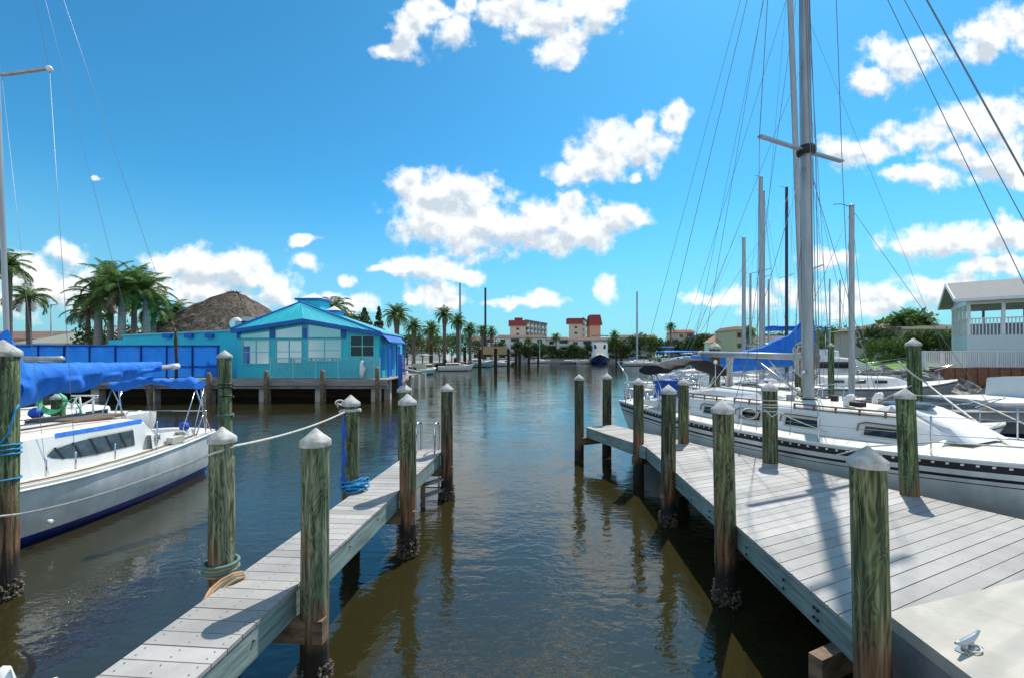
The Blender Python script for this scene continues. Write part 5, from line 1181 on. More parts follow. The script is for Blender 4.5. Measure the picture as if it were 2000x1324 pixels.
def restaurant():
    Y0 = 29.5; k = Y0 / F
    rt = empty('restaurant_building', (0, 0, 0), 0, 'turquoise waterfront building with royal blue trim and large windows', 'building')
    xl, xm, xr = X(463, Y0), X(597, Y0), X(740, Y0); zb = 1.45
    zl, zm, zr = Z(645, Y0), Z(628, Y0), Z(651, Y0)
    # front wall as prism with sloping top
    mb = MB(); T = .2
    def wallpoly(pts, y0, y1, mb, mi=0):
        n = len(pts); vs = [(p[0], y0, p[1]) for p in pts] + [(p[0], y1, p[1]) for p in pts]
        mb.add(vs, [tuple(range(n)), tuple(range(2 * n - 1, n - 1, -1))] + [(i, n + i, n + (i + 1) % n, (i + 1) % n) for i in range(n)], mi)
    wallpoly([(xl, zb), (xr, zb), (xr, zr), (xm, zm), (xl, zl)], Y0, Y0 + T, mb)
    mb.bb(xr - .2, xr, Y0 + T, 36, zb, zr); mb.bb(xl, xl + .2, Y0 + T, 36, zb, zl); mb.bb(xl, xr, 35.8, 36, zb, zl)
    mb.build('wall', M['teal'], rt)
    # vertical grooves
    mb = MB()
    for i in range(48):
        x = xl + .2 * i + .1
        if x < xr: mb.bb(x - .008, x + .008, Y0 - .006, Y0 + .01, zb, min(zl, zr) - .12)
    mb.build('cladding_battens', M['tealpale'], rt)
    # blue posts
    for u in (467, 533, 597, 672): 
        zt = Z(641, Y0) if u != 467 else Z(648, Y0)
        MB().bb(X(u, Y0) - .13, X(u, Y0) + .13, Y0 - .08, Y0 + .01, Z(661, Y0), zt).build('post', M['bluetrim'], rt)
    # windows
    for (u0, u1, v0, v1, nx) in ((473.6, 527.6, 664, 711, 2), (539, 591, 664, 709, 2), (600, 668, 662, 706, 2)):
        window(rt, ((X(u0, Y0) + X(u1, Y0)) / 2, Y0, (Z(v0, Y0) + Z(v1, Y0)) / 2), (u1 - u0) * k, (v1 - v0) * k, nx, 2, 'tealpale', 'mirror')
    for (u0, u1, va, vb, v1) in ((471, 527, 654, 647, 660), (539, 591, 645, 636, 660), (602, 666, 634, 644, 659)):
        p = [(X(u0, Y0), Y0 - .05, Z(v1, Y0)), (X(u1, Y0), Y0 - .05, Z(v1, Y0)), (X(u1, Y0), Y0 - .05, Z(vb, Y0)), (X(u0, Y0), Y0 - .05, Z(va, Y0))]
        o = MB().add(p, [(0, 1, 2, 3)]).build('transom_window', M['mirror'], rt)
        f = MB()
        for a, b in zip(p, p[1:] + p[:1]): f.bar((a[0], a[1] - .01, a[2]), (b[0], b[1] - .01, b[2]), .05, .05)
        f.build('frame', M['tealpale'], o)
    window(rt, (X(708, Y0), Y0, Z(676, Y0)), 48 * k, 42 * k, 2, 2, 'tealpale', 'glass')
    # fascia
    mb = MB(); mb.bar((X(458, Y0), Y0 - .35, Z(648, Y0)), (xm, Y0 - .35, Z(627, Y0) ), .1, .26); mb.bar((xm, Y0 - .35, Z(627, Y0)), (X(750, Y0), Y0 - .35, Z(654, Y0)), .1, .26)
    mb.build('fascia', M['bluetrim'], rt)
    # roof: front lean-to slope up to the gable, ridge running back
    pk = Vector((X(587, 33), 33.0, Z(592, 33))); yb = 36.2
    A = Vector((X(458, Y0), Y0 - .4, Z(645, Y0))); Bm = Vector((xm, Y0 - .4, Z(624, Y0))); C = Vector((X(746, Y0), Y0 - .4, Z(651, Y0)))
    gl = Vector((X(497, 31), 31.2, Z(640, 31.2))); gr = Vector((X(722, 31), 31.2, Z(640, 31.2)))
    pb = Vector((pk.x, yb, pk.z)); lb = Vector((A.x, yb, A.z)); rb = Vector((C.x, yb, C.z))
    mb = MB(); mb.add([A, Bm, pk], [(0, 1, 2)]); mb.add([Bm, C, pk], [(0, 1, 2)]); mb.add([A, pk, pb, lb], [(0, 1, 2, 3)]); mb.add([C, rb, pb, pk], [(0, 1, 2, 3)])
    mb.build('roof', M['tealroof'], rt)
    mb = MB(); e = Vector((0, -.03, .05)); mb.bar(pk + e, A + e, .14, .14); mb.bar(pk + e, C + e, .14, .14); mb.bar(pk + e, pb + e, .16, .1); mb.build('ridge_trim', M['bluetrim'], rt)
    mb = MB()
    for i in range(13):
        q = (i + .5) / 13; b = A.lerp(Bm, q) if False else (A.lerp(C, q) + Vector((0, 0, (Bm.z - A.z) * (1 - abs(q * 2 - 1)))))
        mb.bar(b + e * .6, pk.lerp(b, .04) + e * .6, .03, .03)
    mb.build('roof_seams', M['teal'], rt)
    # blue flashing at left of roof
    MB().bar(W(510, 620, 32), W(540, 632, 31), .8, .1).build('roof_flashing', M['bluetrim'], rt)
    # cupolas with pale pyramid caps
    for (u0, u1, v0, v1, vp, Y) in ((589, 638, 589, 606, 573, 35), (638, 668, 611, 620, 598, 34.5)):
        cx = X((u0 + u1) / 2, Y); w = (u1 - u0) / F * Y; 
        c = MB(); c.bb(cx - w * .44, cx + w * .44, Y - w * .44, Y + w * .44, Z(v1 + 12, Y), Z(v0, Y)); o = c.build('cupola', M['teal'], rt)
        c = MB(); c.bb(cx - w * .52, cx + w * .52, Y - w * .52, Y + w * .52, Z(v0, Y), Z(v0, Y) + .14); c.build('cupola_eave', M['bluetrim'], o)
        c = MB(); z = Z(v0, Y) + .14; s = w * .4; c.add([(cx - s, Y - s, z), (cx + s, Y - s, z), (cx + s, Y + s, z), (cx - s, Y + s, z), (cx, Y, Z(vp, Y))], [(0, 1, 4), (1, 2, 4), (2, 3, 4), (3, 0, 4)]); c.build('cupola_cap', M['stucco'], o)
    # left wing
    YL = 31; mb = MB(); x0, x1, x2 = X(212, YL), X(240, YL), xl
    wallpoly([(x0, .9), (x2, .9), (x2, Z(645, YL)), (x1, Z(656, YL)), (x1, Z(664, YL)), (x0, Z(664, YL))], YL, YL + .25, mb); mb.bb(x0, x2, YL + .25, YL + 9, .9, Z(664, YL) - .1)
    mb.build('side_wing', M['teal'], rt)
    MB().bar((x1, YL - .06, Z(655, YL)), (x2, YL - .06, Z(644, YL)), .14, .1).build('wing_coping', M['tealpale'], rt)
    for u in (330, 372, 412): MB().bb(X(u, YL) - .25, X(u, YL) + .25, YL - .3, YL, Z(660, YL), Z(652, YL)).build('wall_light', M['bluetrim'], rt)
    # roof units on the wing
    for (u, v0, v1, w, m) in ((463, 622, 643, .75, 'white'), (486, 620, 641, .3, 'alu'), (478, 628, 642, .5, 'grey')):
        if w == .75: MB().lathe((X(u, 34), 34, Z((v0 + v1) / 2, 34)), [(.05, 0), (.5, .03), (.42, .3)], 16, axis=Vector((0, -1, 0))).build('satellite_dish', M[m], rt)
        else: MB().bb(X(u, 34) - w, X(u, 34) + w, 33.6, 34.4, Z(v1, 34), Z(v0, 34)).build('roof_unit', M[m], rt)
    # right side: awning, blue curtains, porch
    mb = MB(); xs = xr; mb.add([(xs, 29.6, Z(648, 29.6)), (xs, 34.5, Z(648, 29.6)), (xs + .6, 34.5, 3.9), (xs + .6, 29.9, 3.9)], [(0, 1, 2, 3)])
    mb.add([(xs, 29.6, Z(650, 29.6)), (xs + .6, 29.9, 3.84), (xs + .6, 34.5, 3.84), (xs, 34.5, Z(650, 29.6))], [(0, 1, 2, 3)]); mb.build('awning', M['bluetrim'], rt)
    for i in range(2):
        y = 29.9 + i * 2.2
        g = [[(xs + .45 + .06 * math.sin(j * 1.9), y + .16 * j, z) for j in range(8)] for z in (1.5, 2.5, 3.65)]
        MB().grid(g).build('curtain', M['bluecloth' if i % 2 else 'screen'], rt)
    for i in range(3): MB().bb(xs + .5, xs + .6, 29.75 + i * 2.2, 29.87 + i * 2.2, 1.4, 3.75).build('porch_post', M['bluetrim'], rt)
    # solid pale panel at right end of railing
    return rt
restaurant()

def railing(name, label, a, b, h, n, m, cat='railing', posts=5, r=.015, panel=None):
    rt = empty(name, (a[0], a[1], a[2]), 0, label, cat); a, b = Vector(a), Vector(b)
    mb = MB(); mb.bar(a + Vector((0, 0, h)), b + Vector((0, 0, h)), .05, .05); mb.build('top_rail', M[m], rt, True)
    mb = MB(); mb.bar(a + Vector((0, 0, .1)), b + Vector((0, 0, .1)), .04, .04); mb.build('bottom_rail', M[m], rt, True)
    mb = MB()
    for i in range(n):
        p = a.lerp(b, (i + .5) / n); mb.bar(p + Vector((0, 0, .1)), p + Vector((0, 0, h)), r, r)
    mb.build('balusters', M[m], rt, True)
    for i in range(posts):
        p = a.lerp(b, i / (posts - 1)); MB().bar(p, p + Vector((0, 0, h + .04)), .08, .08).build('post', M[m], rt, True)
    return rt
railing('railing', 'pale turquoise railing in front of the waterfront building windows', (X(529, 28.2), 28.2, 1.46), (X(705, 28.2), 28.2, 1.46), Z(699, 28.2) - 1.46, 60, 'tealpale', r=.024)
t = railing('railing', 'pale turquoise railing with solid panels at the right corner of the building deck', (X(706, 28.2), 28.2, 1.46), (X(741, 28.2), 28.2, 1.46), Z(699, 28.2) - 1.46, 8, 'tealpale', posts=3)
MB().bb(X(706, 28.2), X(741, 28.2), 28.23, 28.25, 1.5, 2.7).build('panel', M['tealpale'], t, True)
o = MB().tube([(X(707, 28), 28.05, 1.5), (X(706, 28), 28.05, 1.8), (X(708, 28), 28.05, 2.1), (X(705.5, 28), 28.05, 2.4), (X(708, 28), 28.05, 2.62)], [.1, .16, .2, .12, .09], 10).build('heron_statue', M['white']); tag(o, 'small white bird shaped sculpture behind the pale railing', 'sculpture')

def dock():
    rt = empty('restaurant_dock', (-18, 28, 0), 0, 'long grey timber dock on concrete piers under the turquoise building', 'dock')
    x0, x1 = -36, X(764, 28.5)
    mb = MB()
    for i in range(int((31.4 - 27.6) / .15)): mb.bb(x0, x1, 27.6 + i * .15, 27.6 + i * .15 + .14, 1.38, 1.45)
    for i in range(int((36.5 - 31.4) / .15)): mb.bb(xr0, x1, 31.4 + i * .15, 31.4 + i * .15 + .14, 1.38, 1.45) if (xr0 := X(742, 29.5)) else 0
    mb.build('deck_boards', M['dockwood'], rt, True)
    MB().bb(x0, x1, 27.55, 27.6, 1.05, 1.4).build('fascia', M['dockwood'], rt, True)
    MB().bb(x0, x1, 27.7, 27.8, .85, 1.1).build('beam', M['concdark'], rt, True)
    for i in range(9):
        x = x0 + 2 + i * 3.6
        if x < x1: MB().box((x, 28.2, .3), (.5, .5, 1.6)).build('concrete_pier', M['concrete'], rt, True)
    for i in range(5): MB().box((x1 - .5, 29.5 + i * 3, .3), (.4, .4, 2.0)).build('concrete_pier', M['concrete'], rt, True)
    MB().bb(x0, x1, 31.2, 31.4, -1, 1.3).build('bulkhead', M['barrel'], rt, True)
dock()
rnd = random.Random(8)
for (u, v0, lab) in ((293, 752, 'leftmost dock post below the blue screen'), (408, 727, 'dock post left of the tall banded piling'), (520, 723, 'dock post in front of the left building window'), (630, 722, 'dock post in front of the middle building window'), (737, 717, 'dark dock post at the right corner of the building'), (782, 690, 'tall bluish post at the right end of the building dock')):
    rt = empty('dock_post', (X(u, 27.2), 27.2, 0), 0, 'weathered ' + lab, 'post', 'posts along the building dock')
    z = Z(v0, 27.2) if u != 293 else 1.3
    MB().lathe((0, 0, 0), [(.15, -.6), (.14, z - .1), (.1, z), (.001, z + .02)], 12).build('shaft', M['ptbrown' if u != 782 else 'bluetrim'], rt)
# blue mesh screen fence
rt = empty('screen_fence', (X(230, 27.9), 27.9, 1.45), 0, 'long royal blue mesh screen fence on the dock behind the small sailboat', 'fence')
g = [];  n = 90
for i in range(n + 1):
    u = 26 + (430 - 26) * i / n; xx = X(u, 27.9); zt = Z(672 + 3 * i / n + .5 * math.sin(i * .4), 27.9)
    g.append([(xx, 27.9 + .02 * math.sin(i * .9) + .012 * math.sin(z * 9 + i), 1.6 + (zt - 1.6) * z / 5) for z in range(6)])
MB().grid(g).build('mesh_screen', M['screen'], rt, True)
for k in range(9):
    xx = X(28 + 50 * k, 27.95); MB().bb(xx - .03, xx + .03, 27.8, 28.02, 1.45, 3.62).build('post', M['seam'], rt, True)
for z in (3.57, 2.25): MB().bb(X(26, 27.9), X(430, 27.9), 27.84, 27.96, z, z + .035).build('rail', M['seam'], rt, True)
# dark slim trunk-like post with bits at its foot
rt = empty('umbrella_post', (X(344, 27.4), 27.4, 1.45), 0, 'slim dark post with folded dry thatch at its top by the blue screen', 'post')
MB().tube([(0, 0, -.3), (.02, 0, 1.2), (-.03, 0, 2.4), (.0, 0, 3.3)], [.09, .08, .1, .07], 8).build('shaft', M['barrel'], rt)
mb = MB(); rnd = random.Random(3)
for k in range(46): a = rnd.random() * 6.28; mb.bar((0, 0, 3.3), (math.cos(a) * rnd.uniform(.3, .9), math.sin(a) * .7, 3.3 - rnd.uniform(-.35, .3)), .05, .01)
mb.build('dry_fronds', M['palmdry'], rt)

# tiki hut thatch
def tiki():
    Y = 42; cx = X(455, Y); rt = empty('tiki_hut', (cx, Y, .9), 0, 'large thatched tiki roof rising behind the turquoise building', 'hut')
    zt = Z(571, Y); ze = Z(652, Y); rnd = random.Random(12); g = []
    cxs = [(0, 4.9, 4.2, ze - .9), (0, 4.4, 3.8, ze - .9 + .0), (.0, 4.9, 4.2, ze - .35)]
    rows = []
    hx, hy = 5.9, 5.4
    N = 80
    for i in range(15):
        q = i / 14; z = ze - .6 + (zt - ze + .6) * q; k = (1 - q) ** .78; row = []
        for j in range(N):
            a = 2 * math.pi * j / N; c, s = math.cos(a), math.sin(a); f = 1 / max(abs(c), abs(s)) ** .75
            rr = 1 + .035 * rnd.uniform(-1, 1)
            row.append((c * f * hx * k * rr + (.35 if c > 0 else -.35) * .6 * (1 if k > .02 else .6), s * f * hy * k * rr, z - .9 + .1 * rnd.uniform(-1, 1)))
        rows.append(row)
    mb = MB().grid(rows, closed=True, smooth=False); mb.add(rows[-1], [tuple(range(N))])
    # ragged strands
    for i in range(5200):
        q = rnd.random() ** .8; z = ze - .6 + (zt - ze + .6) * q; k = (1 - q) ** .78; a = rnd.random() * 6.283; c, s = math.cos(a), math.sin(a); f = 1 / max(abs(c), abs(s)) ** .75
        p = Vector((c * f * hx * k, s * f * hy * k, z - .82)); d = Vector((c * .6, s * .55, -.75)) * rnd.uniform(.35, .9) + Vector((rnd.uniform(-.15, .15), 0, rnd.uniform(-.1, .12))); w = Vector((-s, c, 0)) * rnd.uniform(.03, .08)
        mb.add([p - w, p + w, p + d + w * .4 + Vector((0, 0, .06))], [(0, 1, 2)])
    for i in range(130):   # top knot
        a = rnd.random() * 6.283; d = Vector((math.cos(a), math.sin(a) * .8, rnd.uniform(-.5, .35))) * rnd.uniform(.4, 1.0); p = Vector((rnd.uniform(-.5, .5), 0, zt - .95)); w = Vector((-math.sin(a), math.cos(a), 0)) * .06
        mb.add([p - w, p + w, p + d], [(0, 1, 2)])
    for q in range(len(mb.v)): v = mb.v[q]; mb.v[q] = (v[0], v[1], v[2])
    mb.build('thatch_roof', M['thatch'], rt)
    for (x, y) in ((-5, -4), (5, -4), (5, 4), (-5, 4)): MB().lathe((x, y, 0), [(.15, 0), (.15, 4.4)], 8).build('post', M['barrel'], rt)
tiki()

def hip_house(name, label, cat, x0, x1, y0, y1, zg, ze, zr, inset, wall, roof, wins=0, over=.5, storeys=1, group=None):
    rt = empty(name, ((x0 + x1) / 2, (y0 + y1) / 2, zg), 0, label, cat, group)
    MB().bb(x0, x1, y0, y1, zg, ze).build('wall', M[wall], rt, True)
    a, b, c, d = x0 - over, x1 + over, y0 - over, y1 + over; ym = (c + d) / 2
    mb = MB(); mb.add([(a, c, ze), (b, c, ze), (b, d, ze), (a, d, ze), (a + inset, ym, zr), (b - inset, ym, zr)], [(0, 1, 5, 4), (1, 2, 5), (2, 3, 4, 5), (3, 0, 4), (3, 2, 1, 0)])
    mb.build('roof', M[roof], rt, True)
    MB().bb(a, b, c - .03, c, ze - .15, ze + .05).build('eave_trim', M['stuccobeige'], rt, True)
    for s in range(storeys):
        for k in range(wins):
            xx = x0 + (x1 - x0) * (k + .5) / wins; zz = zg + (ze - zg) * (s + .55) / storeys
            w = MB().bb(xx - .5, xx + .5, y0 - .05, y0 - .01, zz - .55, zz + .55).build('window', M['glass'], rt, True)
            f = MB(); f.bb(xx - .58, xx + .58, y0 - .07, y0 - .01, zz - .64, zz - .56); f.build('sill', M['stucco'], w, True)
    return rt
hip_house('pavilion', 'low building with a sage grey hip roof behind the blue screen', 'building', X(40, 46), X(215, 46), 46, 60, .9, Z(671, 46), Z(632, 52), 5.2, 'stuccobeige', 'greenroof', 4)
hip_house('shop_building', 'low pink and white building at the far left behind the palms', 'building', X(-120, 70), X(95, 70), 70, 82, .9, Z(660, 70), Z(647, 76), 3, 'stuccopink', 'brownroof', 5)

def condo(name, label, u0, u1, v0, Y, roof='brownroof', wall='stucco', fl=3, depth=14, bays=None, group='low condominium blocks along the far shore', vb=692):
    x0, x1 = X(u0, Y), X(u1, Y); z1 = Z(v0, Y); z0 = .9; hh = (z1 - z0)
    rt = empty(name, ((x0 + x1) / 2, Y, z0), 0, label, 'apartment block', group)
    MB().bb(x0, x1, Y, Y + depth, z0, z1 - .8).build('wall', M[wall], rt, True)
    mb = MB(); mb.add([(x0 - .6, Y - .8, z1 - .8), (x1 + .6, Y - .8, z1 - .8), (x1 + .6, Y + depth, z1 - .8), (x0 - .6, Y + depth, z1 - .8), (x0 + 1, Y + 1.2, z1 + .5), (x1 - 1, Y + 1.2, z1 + .5), (x1 - 1, Y + depth - 2, z1 + .5), (x0 + 1, Y + depth - 2, z1 + .5)], [(0, 1, 5, 4), (1, 2, 6, 5), (2, 3, 7, 6), (3, 0, 4, 7), (4, 5, 6, 7), (3, 2, 1, 0)])
    mb.build('roof', M[roof], rt, True)
    bays = bays or max(2, int((x1 - x0) / 5)); bw = (x1 - x0) / bays; fh = (z1 - .8 - z0) / fl
    wm = None; bm = None
    for f in range(fl):
        for b in range(bays):
            xc = x0 + bw * (b + .5); zc = z0 + fh * (f + .5)
            if b % 3 == 1:
                if bm is None:
                    m = MB(); m.bb(-bw * .34, bw * .34, -.02, 1.5, -fh * .34, fh * .38); bm = m.build('balcony_recess', M['glass'], rt); src = bm
                    rl = MB(); rl.bb(-bw * .36, bw * .36, -1.0, -.92, -fh * .42, -fh * .1); rl.bb(-bw * .36, bw * .36, -1.0, 0, -fh * .46, -fh * .42); r2 = rl.build('balcony', M[wall], bm)
                    o = bm
                else:
                    o = bm.copy(); col.objects.link(o); o.parent = rt; r3 = r2.copy(); col.objects.link(r3); r3.parent = o
            else:
                if wm is None: m = MB(); m.bb(-bw * .2, bw * .2, -.04, .02, -fh * .22, fh * .24); wm = m.build('window', M['glass'], rt); o = wm
                else: o = wm.copy(); col.objects.link(o); o.parent = rt
            o.location = Vector((xc, Y, zc)) - rt.location
    return rt
condo('condo_block', 'white condo block with brown roof behind the pilings left of centre', 970, 1066, 656, 216)
condo('condo_block', 'low white condo block between the two towers', 1066, 1112, 660, 218)
condo('condo_block', 'white condo block directly behind the blue hulled yacht', 1112, 1206, 661, 212)
condo('condo_block', 'pale condo block right of the blue hulled yacht', 1206, 1280, 656, 214)
condo('condo_block', 'white condo at the left behind the palm row', 918, 968, 658, 225, fl=3)
condo('condo_block', 'tall narrow beige condo with reddish roof at right of centre', 1322, 1356, 646, 210, roof='redroof', wall='stuccobeige', fl=4)
condo('condo_block', 'beige condo behind trees right of centre', 1368, 1408, 655, 214, wall='stuccobeige')
condo('condo_block', 'brown villa with wide eaves and balconies near the big masts', 1434, 1474, 640, 150, roof='brownroof', wall='stuccobeige', fl=3, group=None)
hip_house('villa', 'small salmon roofed villa left of the brown villa', 'house', X(1404, 160), X(1436, 160), 160, 172, .9, Z(668, 160), Z(652, 166), 2.5, 'stucco', 'stuccopink', 3)
for (u0, u1, v0, lab) in ((790, 870, 668, 'pale low building glimpsed through the palm row'), (1480, 1560, 664, 'low building glimpsed behind the masts'), (1620, 1700, 672, 'low white building behind the boats at right')):
    hip_house('house', lab, 'house', X(u0, 190), X(u1, 190), 190, 202, .9, Z(v0, 190), Z(v0 - 8, 196), 4, 'stucco', 'brownroof', 6)

def tower(label, u0, u1, um, v0, Y, fl, red=None, side='left'):
    """u0-um narrow end wall, um-u1 long balcony front seen at an angle"""
    rt = empty('apartment_tower', (X(u0, Y), Y, .9), 0, label, 'apartment tower'); z0 = .9; z1 = Z(v0, Y)
    a = Vector((X(u0, Y), Y)); b = Vector((X(um, Y), Y)); 
    c = Vector((X(u1, Y + 34), Y + 34)); d = a + (c - b)
    mb = MB().prism([a, b, c, d], z0, z1); mb.build('wall', M['stuccopink'] if False else M['stuccobeige'], rt, True)
    mb = MB().prism([a + Vector((-1, -1)), b + Vector((.3, -1)), b + Vector((.3, 7)), a + Vector((-1, 7))], z1 - 3.4, z1 + .4); mb.build('roof_band', M['redroof'], rt, True)
    fh = (z1 - z0) / fl; w = MB(); 
    for f in range(fl):
        z = z0 + fh * (f + .5)
        MB().bb(a.x + (b.x - a.x) * .42, a.x + (b.x - a.x) * .6, Y - .1, Y - .02, z - .7, z + .7).build('window', M['glass'], rt, True)
        n = 6
        for k in range(n):
            p = b.lerp(c, (k + .18) / n); q = b.lerp(c, (k + .82) / n); nn = Vector((q.y - p.y, -(q.x - p.x))).normalized() * .12
            if nn.x < 0 and nn.y > 0: nn = -nn
            w = MB(); w.add([(p.x + nn.x, p.y + nn.y, z - fh * .3), (q.x + nn.x, q.y + nn.y, z - fh * .3), (q.x + nn.x, q.y + nn.y, z + fh * .32), (p.x + nn.x, p.y + nn.y, z + fh * .32)], [(0, 1, 2, 3)])
            o = w.build('balcony_recess', M['glass'], rt, True)
            nb = nn * 7; w = MB(); w.add([(p.x + nb.x, p.y + nb.y, z - fh * .45), (q.x + nb.x, q.y + nb.y, z - fh * .45), (q.x + nb.x, q.y + nb.y, z - fh * .08), (p.x + nb.x, p.y + nb.y, z - fh * .08)], [(0, 1, 2, 3)]); w.build('balcony', M['stucco'], o, True)
    mb = MB(); e = Vector((.5, -.5)); mb.bar((b.x, b.y - .5, z1 + .3), (c.x, c.y - .5, z1 + .3), 1.0, 1.2); mb.build('parapet', M['brownroof'], rt, True)
    if red: 
        mb = MB().prism([(X(red[0], Y), Y + 3), (X(red[1], Y), Y + 3), (X(red[1], Y), Y + 12), (X(red[0], Y), Y + 12)], z1 + .4, Z(red[2], Y)); mb.build('penthouse', M['redroof'], rt, True)
    return rt
tower('far beige apartment tower with long balcony front and small red penthouse', 996, 1068, 1026, 627, 300, 7, (1005, 1021, 620))
tower('far beige apartment tower with short front right of centre', 1111, 1150, 1138, 623, 300, 7)
rt = empty('stair_tower', (X(1162, 296), 296, .9), 0, 'tall salmon tower block with a deep red top beside the right apartment tower', 'tower')
MB().bb(X(1152, 296), X(1173, 296), 296, 306, .9, Z(634, 296)).build('wall', M['stuccopink'], rt, True)
mb = MB(); x0, x1 = X(1151, 296), X(1175.5, 296); z0, z1 = Z(635, 296), Z(615, 296)
mb.add([(x0 - .3, 295, z0), (x1 + .3, 295, z0), (x1 + .3, 307, z0), (x0 - .3, 307, z0), (x0 + .6, 296, z1), (x1 - 1.0, 296, z1), (x1 - 1.0, 306, z1), (x0 + .6, 306, z1)], [(0, 1, 5, 4), (1, 2, 6, 5), (2, 3, 7, 6), (3, 0, 4, 7), (4, 5, 6, 7), (3, 2, 1, 0)]); mb.build('roof', M['redroof'], rt, True)

# porch house on the right ------------------------------------------------
def porch_house():
    Y = 27.0; fx = X(1889, Y); rt = empty('porch_house', (fx, Y, 2.2), R(-38), 'white house with grey gable roof, columns and screened porch at right', 'house')
    zf = Z(655, Y) - 2.2; ze = Z(588, Y) - 2.2; L = 13; D = 5.4; zr = ze + 1.35
    MB().bb(0, L, 0, .12, 0, zf).build('skirt_wall', M['porch'], rt); MB().bb(0, .12, .12, D, 0, zf).build('skirt_wall', M['porch'], rt)
    MB().bb(.14, L, D - .1, D, 0, zf + .95).build('rear_wall', M['porch'], rt)
    MB().bb(.1, L, .1, D - .12, zf - .12, zf - .03).build('porch_floor', M['dockwood'], rt)
    for i in range(9): MB().bb(i * 1.45, i * 1.45 + .15, -.02, .14, zf, ze).build('column', M['white'], rt)
    for yy in (1.3, 2.6, 3.9, D - .2): MB().bb(0, .15, yy, yy + .15, zf, ze).build('column', M['white'], rt)
    for i in range(6): MB().bb(1.5 + i * 1.9, 1.62 + i * 1.9, D - .13, D - .02, zf + .95, ze).build('column', M['grey'], rt)
    MB().bb(0, L, -.04, .16, ze - .24, ze + .02).build('beam', M['white'], rt); MB().bb(-.02, .16, .16, D, ze - .24, ze + .02).build('beam', M['white'], rt)
    MB().bb(.2, L, D - .14, D, ze - .3, ze).build('beam', M['white'], rt)
    mb = MB()
    for i in range(84): mb.bb(.2 + i * .15, .25 + i * .15, .03, .07, zf, zf + .98)
    mb.bb(0, L, .0, .1, zf + .98, zf + 1.05)
    for i in range(34): mb.bb(.03, .07, .2 + i * .15, .25 + i * .15, zf, zf + .98)
    mb.bb(0, .1, .1, D, zf + .98, zf + 1.05); mb.build('porch_railing', M['white'], rt)
    a, b = -.6, L + 1; c, d = -.6, D + .6; ym = D / 2
    mb = MB(); t = .14
    for (p, q) in (((c, ze - .05), (ym, zr)), ((ym, zr), (d, ze - .05))):
        vs = [(a, p[0], p[1]), (b, p[0], p[1]), (b, q[0], q[1]), (a, q[0], q[1])]; vs += [(x, y, z + t) for x, y, z in vs]
        mb.add(vs, [(0, 3, 2, 1), (4, 5, 6, 7), (0, 1, 5, 4), (1, 2, 6, 5), (2, 3, 7, 6), (3, 0, 4, 7)])
    mb.build('roof', M['greyroof'], rt)
    mb = MB(); mb.bar((a - .03, c, ze + .02), (a - .03, ym, zr + .07), .06, .22); mb.bar((a - .03, ym, zr + .07), (a - .03, d, ze + .02), .06, .22); mb.bar((a, c - .03, ze + .02), (b, c - .03, ze + .02), .06, .18); mb.build('barge_board', M['white'], rt)
    MB().add([(.05, .05, ze), (.05, D, ze), (.05, ym, zr - .1)], [(0, 2, 1)]).build('gable_wall', M['porch'], rt)
porch_house()
railing('railing', 'long white picket railing along the brown bulkhead at right', (X(1806, 26.2), 26.2, 2.2), (36, 23.6, 2.2), 1.0, 110, 'white', posts=14, r=.045)
railing('railing', 'short white railing at the lawn corner', (X(1806, 26.2), 26.3, 2.2), (X(1800, 32), 32, 2.1), 1.0, 30, 'white', posts=4, r=.045)
hip_house('bungalow', 'low bungalow with dark brown roof behind the bushes left of the porch house', 'house', X(1762, 38), X(1900, 38), 38, 46, 2.0, Z(640, 38), Z(630, 42), 2, 'stuccobeige', 'barrel', 4)
o = MB().bb(X(1722, 34) + 1, X(1722, 34) + 3, 34, 36, 2, 3.4).build('storage_box', M['greyhull']); tag(o, 'blue grey utility box beside the bush on the lawn', 'box')

# narrow docks among boats
def plank_dock(label, x0, x1, y0, y1, z, piles=()):
    rt = empty('floating_dock', ((x0 + x1) / 2, (y0 + y1) / 2, 0), 0, label, 'dock')
    mb = MB(); n = max(1, int((x1 - x0) / .2)) if (x1 - x0) > (y1 - y0) else max(1, int((y1 - y0) / .2))
    for i in range(n):
        if x1 - x0 > y1 - y0: w = (x1 - x0) / n; mb.bb(x0 + i * w, x0 + (i + .95) * w, y0, y1, z - .05, z)
        else: w = (y1 - y0) / n; mb.bb(x0, x1, y0 + i * w, y0 + (i + .95) * w, z - .05, z)
    mb.build('deck_boards', M['dockwood'], rt, True); MB().bb(x0, x1, y0 + .02, y1 - .02, z - .35, z - .06).build('frame', M['concdark'], rt, True)
    for (x, y) in piles: MB().lathe((x, y, 0), [(.15, -.5), (.15, z + .1)], 8).build('leg', M['ptbrown'], rt, True)
plank_dock('narrow grey finger dock between the right hand boats', 12.6, 24, 15.2, 15.9, .98, ((13, 15.6), (17, 15.6), (21, 15.6)))
plank_dock('low dock in front of the distant palm row', X(828, 100), X(905, 100), 100, 102, 1.3)
plank_dock('grey dock running behind the pilings left of centre', X(1000, 150), X(1140, 150), 150, 152, 1.1)
plank_dock('pale dock behind the black bimini', X(1222, 95), X(1350, 95), 95, 97, 1.2)
plank_dock('walkway behind the moored sailboats', 15, 24, 25.0, 26.2, 1.1, ((16, 25.6), (20, 25.6), (23, 25.6)))

